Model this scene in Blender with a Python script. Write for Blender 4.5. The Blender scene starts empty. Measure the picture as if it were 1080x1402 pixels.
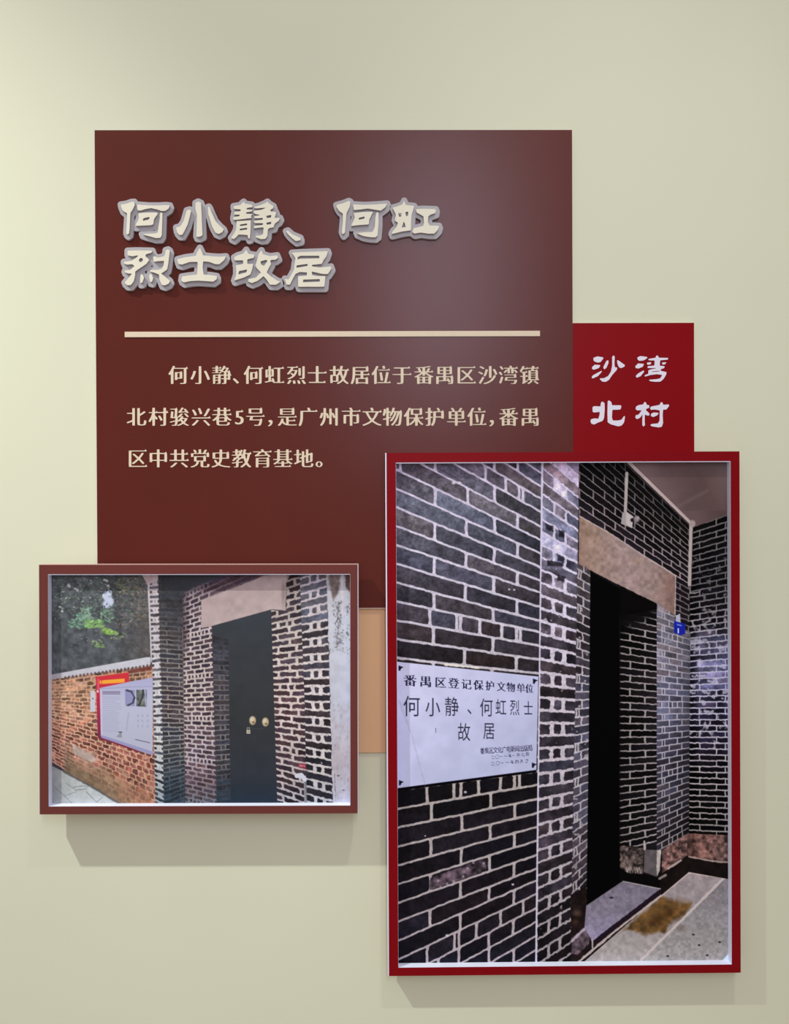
import bpy, math
import numpy as np
from mathutils import Matrix

C = bpy.context.scene.collection
SC = bpy.context.scene

# ------------------------------------------------------------------ camera
F = 1150.0                      # focal length in pixels of the 1080x1402 frame
CAM = np.array([-0.0375, -1.725, 0.0502])
YAW, PITCH, ROLL = 0.00832, -0.00628, -0.00426
def cam_axes():
    cy, sy, cp, sp, cr, sr = math.cos(YAW), math.sin(YAW), math.cos(PITCH), math.sin(PITCH), math.cos(ROLL), math.sin(ROLL)
    f = np.array([sy*cp, cy*cp, sp]); R = np.array([cy, -sy, 0.0]); U = np.cross(R, f)
    return R*cr + U*sr, U*cr - R*sr, f
AR, AU, AF = cam_axes()
cd = bpy.data.cameras.new('camera'); cam = bpy.data.objects.new('camera', cd); C.objects.link(cam)
cam.matrix_world = Matrix(((AR[0], AU[0], -AF[0], CAM[0]), (AR[1], AU[1], -AF[1], CAM[1]), (AR[2], AU[2], -AF[2], CAM[2]), (0, 0, 0, 1)))
cd.sensor_fit = 'VERTICAL'; cd.sensor_height = 36.0; cd.lens = 36.0*F/1402.0
cd.clip_start = 0.05; cd.clip_end = 50
SC.camera = cam

def project(X, Y, Z):
    """world point -> pixel of the photograph (used to measure, never to distort)"""
    dx, dy, dz = X-CAM[0], Y-CAM[1], Z-CAM[2]
    w = dx*AF[0]+dy*AF[1]+dz*AF[2]
    return 540+F*(dx*AR[0]+dy*AR[1]+dz*AR[2])/w, 701-F*(dx*AU[0]+dy*AU[1]+dz*AU[2])/w
def at(px, py, depth):
    """pixel -> point on the plane standing `depth` in front of the wall"""
    d = AF + AR*(px-540)/F - AU*(py-701)/F
    t = (-depth-CAM[1])/d[1]
    p = CAM + d*t
    return p[0], p[2]

# ------------------------------------------------------------------ light
w = bpy.data.worlds.new('room_light'); SC.world = w; w.use_nodes = True
bg = w.node_tree.nodes['Background']; bg.inputs[0].default_value = (1.0, 0.875, 0.765, 1); bg.inputs[1].default_value = 0.40

def spot(name, loc, target, power, angle, blend, radius, col):
    l = bpy.data.lights.new(name, 'SPOT'); l.energy = power; l.spot_size = math.radians(angle); l.spot_blend = blend
    l.shadow_soft_size = radius; l.color = col
    o = bpy.data.objects.new(name, l); C.objects.link(o); o.location = loc
    d = Matrix.Identity(3)
    from mathutils import Vector
    o.rotation_euler = (Vector(target)-Vector(loc)).to_track_quat('-Z', 'Y').to_euler()
    return o
def area(name, loc, target, power, sx, sy, col):
    from mathutils import Vector
    l = bpy.data.lights.new(name, 'AREA'); l.shape = 'RECTANGLE'; l.size = sx; l.size_y = sy; l.energy = power; l.color = col
    o = bpy.data.objects.new(name, l); C.objects.link(o); o.location = loc
    o.rotation_euler = (Vector(target)-Vector(loc)).to_track_quat('-Z', 'Y').to_euler()
    return o
spot('track_spotlight', (-2.45, -1.60, 3.05), (-0.98, 0, -0.55), 560, 46, 1.0, 0.035, (0.95, 1.0, 0.92))
spot('track_spotlight', (0.62, -1.60, 3.05), (0.35, 0, -0.85), 115, 42, 1.0, 0.035, (0.96, 1.0, 0.88))
area('overhead_fill', (0.0, -2.3, 2.70), (0.0, -0.6, -0.3), 18, 3.2, 2.2, (1.0, 0.93, 0.83))  # added soft fill from above, not an actual fixture
area('window_daylight', (0.27, -3.2, 1.35), (0.15, 0, 0.3), 34, 0.26, 1.5, (0.74, 0.82, 1.0))

SC.view_settings.view_transform = 'Standard'; SC.view_settings.look = 'None'
SC.view_settings.gamma = 1; SC.view_settings.use_curve_mapping = False
SC.view_settings.exposure = 0.0

# ------------------------------------------------------------------ helpers
def lin(c):
    c = np.asarray(c, float)/255.0
    return np.where(c <= 0.04045, c/12.92, ((c+0.055)/1.055)**2.4)
def mat(name, rgb, rough=0.6, spec=0.3, noise=0.0, nscale=30.0, bump=0.0, bscale=300.0):
    m = bpy.data.materials.new(name); m.use_nodes = True
    nt = m.node_tree; b = nt.nodes['Principled BSDF']
    c = tuple(lin(rgb))
    b.inputs['Roughness'].default_value = rough; b.inputs['Specular IOR Level'].default_value = spec
    b.inputs['Base Color'].default_value = c+(1,)
    tc = nt.nodes.new('ShaderNodeTexCoord')
    if noise:
        n = nt.nodes.new('ShaderNodeTexNoise'); n.inputs['Scale'].default_value = nscale; n.inputs['Detail'].default_value = 4
        r = nt.nodes.new('ShaderNodeValToRGB')
        r.color_ramp.elements[0].position = 0.3; r.color_ramp.elements[1].position = 0.7
        r.color_ramp.elements[0].color = tuple(x*(1-noise) for x in c)+(1,)
        r.color_ramp.elements[1].color = tuple(min(1, x*(1+noise)) for x in c)+(1,)
        nt.links.new(tc.outputs['Object'], n.inputs['Vector']); nt.links.new(n.outputs['Fac'], r.inputs['Fac'])
        nt.links.new(r.outputs['Color'], b.inputs['Base Color'])
    if bump:
        n2 = nt.nodes.new('ShaderNodeTexNoise'); n2.inputs['Scale'].default_value = bscale; n2.inputs['Detail'].default_value = 3
        bp = nt.nodes.new('ShaderNodeBump'); bp.inputs['Strength'].default_value = bump; bp.inputs['Distance'].default_value = 0.002
        nt.links.new(tc.outputs['Object'], n2.inputs['Vector']); nt.links.new(n2.outputs['Fac'], bp.inputs['Height'])
        nt.links.new(bp.outputs['Normal'], b.inputs['Normal'])
    return m
M = {
 'wall': mat('cream_wall_paint', (220, 221, 199), 0.9, 0.1, 0.012, 3.0, 0.06, 260),
 'brown': mat('dark_red_brown_film', (90, 32, 24), 0.31, 0.26, 0.03, 9, 0.05, 700),
 'brown_frame': mat('red_brown_film', (108, 54, 50), 0.38, 0.2, 0.03, 12, 0.05, 700),
 'red': mat('bright_red_film', (134, 3, 14), 0.4, 0.1, 0.03, 10, 0.05, 700),
 'red_frame': mat('crimson_film', (130, 4, 16), 0.4, 0.1, 0.03, 10, 0.05, 700),
 'core': mat('white_foam_board_core', (226, 214, 208), 0.7, 0.2, 0.04, 60),
 'white_core': mat('bright_foam_board_core', (226, 230, 252), 0.6, 0.2, 0.02, 60),
 'edge': mat('pinkish_board_edge', (196, 150, 140), 0.7, 0.2, 0.1, 80),
 'tan': mat('tan_panel_colour', (224, 182, 144), 0.8, 0.15, 0.02, 6),
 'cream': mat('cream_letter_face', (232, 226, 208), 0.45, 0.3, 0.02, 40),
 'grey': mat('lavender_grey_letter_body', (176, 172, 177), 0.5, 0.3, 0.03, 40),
 'textcream': mat('pale_cream_vinyl', (224, 207, 184), 0.5, 0.3, 0.02, 50),
 'textwhite': mat('white_vinyl', (232, 228, 246), 0.5, 0.3, 0.02, 50),
}
def print_mat(name):
    m = bpy.data.materials.new(name); m.use_nodes = True
    nt = m.node_tree; b = nt.nodes['Principled BSDF']
    a = nt.nodes.new('ShaderNodeAttribute'); a.attribute_name = 'ink'
    nt.links.new(a.outputs['Color'], b.inputs['Base Color'])
    b.inputs['Roughness'].default_value = 0.5; b.inputs['Specular IOR Level'].default_value = 0.03
    return m

def mesh_obj(name, verts, faces, mats, parent=None, idx=None):
    me = bpy.data.meshes.new(name); me.from_pydata(verts, [], faces)
    for m in (mats if isinstance(mats, (list, tuple)) else [mats]): me.materials.append(m)
    if idx is not None: me.polygons.foreach_set('material_index', idx)
    me.update()
    o = bpy.data.objects.new(name, me); C.objects.link(o); o.parent = parent
    return o
def box_vf(x0, x1, y0, y1, z0, z1, V, Fc):
    b = len(V)
    V += [(x0, y0, z0), (x1, y0, z0), (x1, y1, z0), (x0, y1, z0), (x0, y0, z1), (x1, y0, z1), (x1, y1, z1), (x0, y1, z1)]
    Fc += [tuple(b+i for i in f) for f in ((0, 3, 2, 1), (4, 5, 6, 7), (0, 1, 5, 4), (1, 2, 6, 5), (2, 3, 7, 6), (3, 0, 4, 7))]
def box(name, x0, x1, y0, y1, z0, z1, m, parent=None, bevel=0.0):
    V, Fc = [], []; box_vf(x0, x1, y0, y1, z0, z1, V, Fc)
    o = mesh_obj(name, V, Fc, m, parent)
    if bevel:
        md = o.modifiers.new('bevel', 'BEVEL'); md.width = bevel; md.segments = 2
    return o
def ring(name, outer, inner, y0, y1, m, parent):
    """flat picture-frame ring between two rectangles (x0,x1,z0,z1), from y0 (front) to y1 (back)"""
    (a0, a1, c0, c1), (b0, b1, d0, d1) = outer, inner
    V = []
    for y in (y0, y1):
        V += [(a0, y, c0), (a1, y, c0), (a1, y, c1), (a0, y, c1), (b0, y, d0), (b1, y, d0), (b1, y, d1), (b0, y, d1)]
    Fc = []
    for i in range(4):
        j = (i+1) % 4
        Fc += [(i, j, 4+j, 4+i), (8+i, 12+i, 12+j, 8+j), (i, 8+i, 8+j, j), (4+i, 4+j, 12+j, 12+i)]
    return mesh_obj(name, V, Fc, m, parent, [1 if k % 4 == 2 else 0 for k in range(16)] if isinstance(m, list) else None)
def empty(name, loc, label, cat, group=None):
    o = bpy.data.objects.new(name, None); C.objects.link(o); o.location = loc; o.empty_display_size = 0.05
    o['label'] = label; o['category'] = cat
    if group: o['group'] = group
    return o

# ---- signed distances and outlines
def sd_poly(X, Y, pts):
    """signed distance to a polygon, negative inside"""
    p = np.asarray(pts, float); n = len(p)
    d = np.full(X.shape, 1e18); s = np.ones(X.shape)
    for i in range(n):
        a, b = p[i], p[i-1]
        ex, ey = b[0]-a[0], b[1]-a[1]
        wx, wy = X-a[0], Y-a[1]
        t = np.clip((wx*ex+wy*ey)/max(ex*ex+ey*ey, 1e-12), 0, 1)
        bx, by = wx-ex*t, wy-ey*t
        d = np.minimum(d, bx*bx+by*by)
        c1 = Y >= a[1]; c2 = Y < b[1]; c3 = ex*wy > ey*wx
        flip = (c1 & c2 & c3) | (~c1 & ~c2 & ~c3)
        s = np.where(flip, -s, s)
    return s*np.sqrt(d)
def smooth(a, n=1):
    for _ in range(n):
        for ax in (0, 1):
            q = np.concatenate([a.take([0], ax), a, a.take([-1], ax)], ax)
            sl = [slice(None)]*2
            def tk(i, j):
                s_ = [slice(None)]*2; s_[ax] = slice(i, j); return q[tuple(s_)]
            L = a.shape[ax]
            a = (tk(0, L)+2*tk(1, L+1)+tk(2, L+2))/4
    return a
def contours(f, gx, gy):
    """closed loops of f=0 (inside f<0) on a grid; gx, gy are the axes"""
    ins = f < 0
    c = ins[:-1, :-1]*1 + ins[:-1, 1:]*2 + ins[1:, 1:]*4 + ins[1:, :-1]*8
    ys, xs = np.nonzero((c != 0) & (c != 15))
    # edges: T (0) R (1) B (2) L (3); segments keep the inside on one side
    tab = {1: [(3, 0)], 2: [(0, 1)], 3: [(3, 1)], 4: [(1, 2)], 5: [(3, 0), (1, 2)], 6: [(0, 2)], 7: [(3, 2)],
           8: [(2, 3)], 9: [(2, 0)], 10: [(0, 1), (2, 3)], 11: [(2, 1)], 12: [(1, 3)], 13: [(1, 0)], 14: [(0, 3)]}
    nxt = {}
    def key(y, x, e):
        return (y, x, 0) if e == 0 else (y, x+1, 1) if e == 1 else (y+1, x, 0) if e == 2 else (y, x, 1)
    for y, x in zip(ys.tolist(), xs.tolist()):
        for a, b in tab[int(c[y, x])]: nxt[key(y, x, a)] = key(y, x, b)
    def pos(k):
        y, x, h = k
        if h == 0:
            a, b = f[y, x], f[y, x+1]; t = a/(a-b); return gx[x]+(gx[x+1]-gx[x])*t, gy[y]
        a, b = f[y, x], f[y+1, x]; t = a/(a-b); return gx[x], gy[y]+(gy[y+1]-gy[y])*t
    loops = []
    while nxt:
        s, k = next(iter(nxt.items())); lp = [s]; del nxt[s]
        while k != s and k in nxt:
            lp.append(k); k2 = nxt.pop(k); k = k2
        if len(lp) > 5: loops.append([pos(k) for k in lp])
    return loops
def thin(lp, tol):
    """drop points that hardly bend the outline"""
    p = list(lp); ch = True
    while ch and len(p) > 6:
        ch = False; q = []; i = 0
        while i < len(p):
            a = p[i-1] if not q else q[-1]; b = p[i]; c_ = p[(i+1) % len(p)]
            ar = abs((b[0]-a[0])*(c_[1]-a[1])-(c_[0]-a[0])*(b[1]-a[1])); L = math.hypot(c_[0]-a[0], c_[1]-a[1])+1e-9
            if ar/L < tol and L < tol*60 and len(p)-i+len(q) > 6:
                q.append(c_); i += 2; ch = True
            else:
                q.append(b); i += 1
        if len(q) >= len(p): break
        p = q
    return p
def loops_mesh(name, loops, y_front, thick, mats, parent, bevel=0.0, split=False):
    """solid plate of the given world outlines [(x, z), ...] standing at y_front with thickness behind it"""
    cu = bpy.data.curves.new(name, 'CURVE'); cu.dimensions = '2D'; cu.fill_mode = 'BOTH'
    cu.extrude = max(thick/2-bevel, 1e-5); cu.bevel_depth = bevel; cu.bevel_resolution = 1; cu.offset = -bevel
    for lp in loops:
        s = cu.splines.new('POLY'); s.points.add(len(lp)-1)
        s.points.foreach_set('co', np.array([(x, z, 0, 1) for x, z in lp], float).ravel()); s.use_cyclic_u = True
    t = bpy.data.objects.new(name, cu); C.objects.link(t)
    dg = bpy.context.evaluated_depsgraph_get(); dg.update()
    me = bpy.data.meshes.new_from_object(t.evaluated_get(dg))
    bpy.data.objects.remove(t); bpy.data.curves.remove(cu)
    me.name = name
    me.transform(Matrix(((1, 0, 0, 0), (0, 0, -1, y_front+thick/2), (0, 1, 0, 0), (0, 0, 0, 1))))
    me.materials.clear()
    for m in mats: me.materials.append(m)
    n = len(me.polygons); nor = np.zeros(n*3); me.polygons.foreach_get('normal', nor)
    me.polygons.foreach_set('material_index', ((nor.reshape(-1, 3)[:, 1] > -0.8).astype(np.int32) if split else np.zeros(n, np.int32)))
    me.polygons.foreach_set('use_smooth', np.zeros(n, bool)); me.update()
    o = bpy.data.objects.new(name, me); C.objects.link(o); o.parent = parent
    return o

# ---- glyphs from Blender's own built-in font, turned into stroke masks
GL = {}
def glyph(ch, res=112, serif=True, hthin=0.022, vthick=0.050):
    """float mask of one character; em box x 0..1, y -0.16..0.92 (row 0 on top)"""
    k = (ch, res, serif, hthin, vthick)
    if k in GL: return GL[k]
    cu = bpy.data.curves.new('glyph', 'FONT'); cu.body = ch; cu.size = 1; cu.resolution_u = 4
    t = bpy.data.objects.new('glyph', cu); C.objects.link(t)
    dg = bpy.context.evaluated_depsgraph_get(); dg.update()
    me = bpy.data.meshes.new_from_object(t.evaluated_get(dg)); me.calc_loop_triangles()
    v = np.zeros(len(me.vertices)*3); me.vertices.foreach_get('co', v); v = v.reshape(-1, 3)
    tri = np.zeros(len(me.loop_triangles)*3, np.int32); me.loop_triangles.foreach_get('vertices', tri); tri = tri.reshape(-1, 3)
    bpy.data.objects.remove(t); bpy.data.curves.remove(cu); bpy.data.meshes.remove(me)
    m = np.zeros((res, res), bool)
    pad = 0.04
    gx = -pad+(np.arange(res)+0.5)/res*(1+2*pad); gy = 0.92+pad-(np.arange(res)+0.5)/res*(1.08)
    for a, b, c in tri:
        A, B, D = v[a], v[b], v[c]
        x0, x1 = min(A[0], B[0], D[0]), max(A[0], B[0], D[0]); y0, y1 = min(A[1], B[1], D[1]), max(A[1], B[1], D[1])
        i = np.nonzero((gx >= x0) & (gx <= x1))[0]; j = np.nonzero((gy >= y0) & (gy <= y1))[0]
        if len(i) == 0 or len(j) == 0: continue
        X, Y = np.meshgrid(gx[i], gy[j])
        def sd(P, Q): return (X-Q[0])*(P[1]-Q[1])-(P[0]-Q[0])*(Y-Q[1])
        s1, s2, s3 = sd(A, B), sd(B, D), sd(D, A)
        ins = ((s1 >= 0) & (s2 >= 0) & (s3 >= 0)) | ((s1 <= 0) & (s2 <= 0) & (s3 <= 0))
        m[j[0]:j[-1]+1, i[0]:i[-1]+1] |= ins
    if serif:
        def sh(a, dy, dx):
            r = np.zeros_like(a); H, W = a.shape
            r[max(dy, 0):H+min(dy, 0), max(dx, 0):W+min(dx, 0)] = a[max(-dy, 0):H+min(-dy, 0), max(-dx, 0):W+min(-dx, 0)]
            return r
        src = m.copy()
        n = int(round(hthin*res))
        e = m.copy()
        for q in range(1, n+1): e &= sh(m, q, 0)
        n2 = int(round(vthick*res)); d = e.copy()
        for q in range(1, n2+1): d |= sh(e, 0, q)
        # serif wedges at the free right ends of long horizontals
        L = int(0.22*res); op = e.copy()
        for q in range(1, L): op &= sh(e, 0, q)          # op true at right part of runs of length L
        end = op & ~sh(e, 0, -1)
        ys, xs = np.nonzero(end)
        last = None
        for y, x in sorted(zip(ys.tolist(), xs.tolist())):
            if last and abs(last[0]-y) < 4 and abs(last[1]-x) < 4: last = (y, x); continue
            last = (y, x)
            R = int(0.05*res)
            if src[max(0, y-R-3):y-2, max(0, x-2):x+3].any() and src[max(0, y-R):y, max(0, x-1):x+2].sum() > R: continue
            for h in range(1, int(0.075*res)):
                wd = int((0.075*res-h)*1.1)
                d[max(0, y-h), max(0, x-wd+n2//2):min(res, x+n2//2)] = True
        m = d
    f = smooth(m.astype(float), 1)
    GL[k] = (f, gx, gy)
    return GL[k]
def glyph_loops(ch, cx, cy, em, depth, xs=1.0):
    """outlines of a character with its em box centred on pixel (cx, cy), as world points"""
    f, gx, gy = glyph(ch, 128)
    lp = contours(0.5-f, gx, gy)
    out = []
    for l in lp:
        l = thin(l, 0.004)
        if len(l) < 4: continue
        out.append([at(cx+(x-0.5)*em*xs, cy-(y-0.38)*em, depth) for x, y in l])
    return out

# ---- value noise
def vnoise(X, Y, s, seed):
    r = np.random.RandomState(seed).rand(257, 257)
    u, v = X/s+1000.3, Y/s+1000.7
    i, j = np.floor(u).astype(int), np.floor(v).astype(int); a, b = u-i, v-j
    a = a*a*(3-2*a); b = b*b*(3-2*b); i %= 256; j %= 256
    return (r[j, i]*(1-a)+r[j, i+1]*a)*(1-b)+(r[j+1, i]*(1-a)+r[j+1, i+1]*a)*b
def fbm(X, Y, s, seed, o=3):
    t = 0; n = 0
    for k in range(o):
        t = t+vnoise(X, Y, s/2**k, seed+k)*0.5**k; n += 0.5**k
    return t/n
def hsh(a, b, s=0):
    v = np.sin(a*127.1+b*311.7+s*74.7)*43758.5453
    return v-np.floor(v)
def ramp(v, keys):
    ks = [k for k, _ in keys]; cs = np.array([c for _, c in keys], float)
    return np.stack([np.interp(v, ks, cs[:, i]) for i in range(3)], -1)

class Ink:
    """the colours of a printed picture, laid on the vertices of its sheet"""
    def __init__(s, PX, PY, bgc):
        s.X, s.Y = PX, PY; s.rgb = np.zeros(PX.shape+(3,)); s.rgb[:] = bgc
    def win(s, x0, x1, y0, y1, pad=3):
        cx = (s.X.min(0) <= x1+pad) & (s.X.max(0) >= x0-pad); cy = (s.Y.min(1) <= y1+pad) & (s.Y.max(1) >= y0-pad)
        i = np.nonzero(cx)[0]; j = np.nonzero(cy)[0]
        if len(i) == 0 or len(j) == 0: return None
        return slice(j[0], j[-1]+1), slice(i[0], i[-1]+1)
    def put(s, w, a, col):
        s.rgb[w] = s.rgb[w]*(1-a[..., None])+np.asarray(col)*a[..., None]
    def poly(s, pts, col, aa=0.8, alpha=1.0, wob=0.0, wsc=4.0, grow=0.0, nz=0.0, nsc=6.0, seed=1):
        p = np.asarray(pts, float); w = s.win(p[:, 0].min()-grow-wob, p[:, 0].max()+grow+wob, p[:, 1].min()-grow-wob, p[:, 1].max()+grow+wob)
        if w is None: return
        X, Y = s.X[w], s.Y[w]; d = sd_poly(X, Y, p)-grow
        if wob: d = d+(fbm(X, Y, wsc, seed)-0.5)*2*wob
        a = np.clip(0.5-d/aa, 0, 1)*alpha
        c = col(X, Y) if callable(col) else np.broadcast_to(np.asarray(col, float), X.shape+(3,))
        if nz: c = c*(1+nz*2*(fbm(X, Y, nsc, seed+9, 4)-0.5))[..., None]
        s.put(w, a, c)
    def line(s, pts, wd, col, alpha=1.0, wob=0.0, aa=0.8, seed=3):
        for (x0, y0), (x1, y1) in zip(pts[:-1], pts[1:]):
            w = s.win(min(x0, x1)-wd, max(x0, x1)+wd, min(y0, y1)-wd, max(y0, y1)+wd)
            if w is None: continue
            X, Y = s.X[w], s.Y[w]; ex, ey = x1-x0, y1-y0
            t = np.clip(((X-x0)*ex+(Y-y0)*ey)/(ex*ex+ey*ey+1e-9), 0, 1)
            d = np.hypot(X-x0-ex*t, Y-y0-ey*t)-wd/2
            if wob: d = d+(fbm(X, Y, 4, seed)-0.5)*2*wob
            s.put(w, np.clip(0.5-d/aa, 0, 1)*alpha, col)
    def blob(s, x, y, rx, ry, col, alpha=1.0, soft=0.5, ang=0.0):
        r = max(rx, ry); w = s.win(x-r, x+r, y-r, y+r)
        if w is None: return
        X, Y = s.X[w]-x, s.Y[w]-y; c, q = math.cos(ang), math.sin(ang)
        d = np.hypot((X*c+Y*q)/rx, (-X*q+Y*c)/ry)
        s.put(w, np.clip((1-d)/soft, 0, 1)*alpha, col)
    def text(s, ch, cx, cy, wd, ht, col, slope=0.0, serif=True, alpha=1.0, thin_=False):
        f, gx, gy = glyph(ch, 112, serif) if not thin_ else glyph(ch, 112, False)
        w = s.win(cx-wd*.6, cx+wd*.6, cy-ht*.7, cy+ht*.7)
        if w is None: return
        X, Y = s.X[w], s.Y[w]
        u = (X-cx)/wd+0.5; v = 0.38-(Y-cy-slope*(X-cx))/ht
        n = len(gx)
        i = (u-gx[0])/(gx[1]-gx[0]); j = (gy[0]-v)/(gy[0]-gy[1])
        ok = (i > 0) & (i < n-1.01) & (j > 0) & (j < n-1.01)
        i = np.clip(i, 0, n-1.01); j = np.clip(j, 0, n-1.01); i0, j0 = i.astype(int), j.astype(int); a, b = i-i0, j-j0
        q = (f[j0, i0]*(1-a)+f[j0, i0+1]*a)*(1-b)+(f[j0+1, i0]*(1-a)+f[j0+1, i0+1]*a)*b
        s.put(w, np.where(ok, np.clip(q*1.15, 0, 1), 0)*alpha, col)
    def bricks(s, poly, xl, xr, L, R, joints, mh, mv, brick, mortar, rnd=1.5, wob=0.5, var=0.25, seed=1, wsc=4.0, fade=None, nz=0.25, aa=0.9, patch=0.0):
        """courses of bricks drawn in perspective: course lines at heights L on the left edge, R on the right;
        joints(k) gives the places of the upright joints of course k as fractions from left to right"""
        p = np.asarray(poly, float); w = s.win(p[:, 0].min(), p[:, 0].max(), p[:, 1].min(), p[:, 1].max())
        X0, Y0 = s.X[w], s.Y[w]
        am = np.clip(0.5-sd_poly(X0, Y0, p)/0.8, 0, 1)
        X = X0+(fbm(X0, Y0, wsc, seed+20, 2)-0.5)*2*wob*1.4; Y = Y0+(fbm(X0, Y0, wsc, seed+30, 2)-0.5)*2*wob*1.4
        def edge(e): (ax, ay), (bx, by) = e; return ax+(Y0-ay)*(bx-ax)/(by-ay)
        xa, xb = edge(xl), edge(xr); wd = xb-xa; t = (X-xa)/wd
        yt = np.full(X.shape, -1e6); yb = np.full(X.shape, 1e6); k = np.full(X.shape, -1)
        for i in range(len(L)):
            ln = L[i]+(R[i]-L[i])*t; g = Y >= ln
            yt = np.where(g, ln, yt); k = np.where(g, i, k); yb = np.where(~g & (yb > 9e5), ln, yb)
        jl = np.full(X.shape, -1e3); jr = np.full(X.shape, 1e3); bi = np.zeros(X.shape)
        for i in range(-1, len(L)):
            q = k == i
            if not q.any(): continue
            js = np.array(sorted(joints(i)), float)
            if len(js) == 0: continue
            n = np.searchsorted(js, t[q])
            jj = np.concatenate([[-1e3], js, [1e3]])
            jl[q] = jj[n]; jr[q] = jj[n+1]; bi[q] = n
        mhv = mh(Y0) if callable(mh) else mh
        mvv = mv(Y0) if callable(mv) else mv
        dx = np.minimum(t-jl, jr-t)*wd-mvv/2; dy = np.minimum(Y-yt, yb-Y)-mhv/2
        qx, qy = rnd-dx, rnd-dy
        d = np.where((qx > 0) & (qy > 0), rnd-np.hypot(np.maximum(qx, 0), np.maximum(qy, 0)), np.minimum(dx, dy))
        ab = np.clip(d/aa+0.5, 0, 1)
        h = hsh(k, bi, seed); h2 = hsh(k, bi, seed+5)
        bc = brick(X0, Y0)*(1+var*2*(h-0.5))[..., None]
        bc = bc*(1+0.10*np.stack([h2-0.5, 0*h2, 0.5-h2], -1))
        bc = bc*(1+nz*2*(fbm(X0, Y0, 9, seed+40, 4)-0.5)+nz*1.3*(fbm(X0, Y0, 2.6, seed+44, 2)-0.5))[..., None]
        mc = mortar(X0, Y0)*(1+0.12*2*(fbm(X0, Y0, 3, seed+50, 2)-0.5))[..., None]
        if patch is not None and not (isinstance(patch, float) and patch == 0):                                     # mortar smears over some bricks
            ab = ab*np.clip(1.0-np.clip((fbm(X0, Y0, 7, seed+60, 3)-(1-(patch(Y0) if callable(patch) else patch)))*9, 0, 1)*0.8, 0, 1)
        if fade is not None:
            fa = fade(X0, Y0); mc = mc*fa[..., None]+bc*(1-fa[..., None])
        s.put(w, am, bc*ab[..., None]+mc*(1-ab[..., None]))
    def sheet(s, name, P, parent, m):
        H, W = s.X.shape
        v = np.stack([P[0], P[1], P[2]], -1).reshape(-1, 3)
        i = np.arange(H*W).reshape(H, W)
        q = np.stack([i[:-1, :-1], i[1:, :-1], i[1:, 1:], i[:-1, 1:]], -1).reshape(-1)
        me = bpy.data.meshes.new(name); n = len(q)//4
        me.vertices.add(H*W); me.vertices.foreach_set('co', v.astype(np.float32).ravel())
        me.loops.add(n*4); me.loops.foreach_set('vertex_index', q.astype(np.int32))
        me.polygons.add(n); me.polygons.foreach_set('loop_start', np.arange(0, n*4, 4, dtype=np.int32))
        me.update(calc_edges=True)
        at_ = me.color_attributes.new('ink', 'FLOAT_COLOR', 'POINT')
        c = np.ones((H*W, 4), np.float32); c[:, :3] = lin(np.clip(s.rgb, 0, 255)).reshape(-1, 3)
        at_.data.foreach_set('color', c.ravel())
        me.materials.append(m)
        o = bpy.data.objects.new(name, me); C.objects.link(o); o.parent = parent
        return o

# ------------------------------------------------------------------ the wall
wl = box('wall_back', -6.0, 6.0, 0.0, 0.12, -1.45, 3.4, M['wall']); wl['kind'] = 'structure'

# ------------------------------------------------------------------ thin tan box on the wall, behind the others
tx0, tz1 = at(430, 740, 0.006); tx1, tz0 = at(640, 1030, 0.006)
mb = box('tan_panel', tx0, tx1, -0.0050, -0.0003, tz0, tz1, M['tan'], None, 0.0008)
mb['label'] = 'plain tan panel showing in the gap between the two framed photographs'; mb['category'] = 'panel'

# ------------------------------------------------------------------ big brown title board
TF = 0.012
B = (-0.6294, 0.3417, -0.1575, 0.8171)
tb = empty('information_board', ((B[0]+B[1])/2, 0, B[2]), 'large dark red-brown board with a raised cream Chinese title and three lines of text', 'sign board')
ox, oz = (B[0]+B[1])/2, B[2]
def under(parent, o):
    o.parent = parent; o.matrix_parent_inverse = Matrix.Translation(parent.location).inverted(); return o
core = under(tb, box('board_core', B[0], B[1], -TF+0.0006, -0.0056, B[2], B[3], M['core'])); core['label'] = 'pale foam edge of the board'
under(tb, box('board_face', B[0]+0.0014, B[1], -TF, -TF+0.0006, B[2]+0.0016, B[3]-0.0008, M['brown']))
x0, z1 = at(171, 454.5, TF); x1, z0 = at(739, 460.5, TF)
under(tb, box('divider_line', x0, x1, -TF-0.002, -TF, z0, z1, M['textcream'], None, 0.0004))

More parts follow.
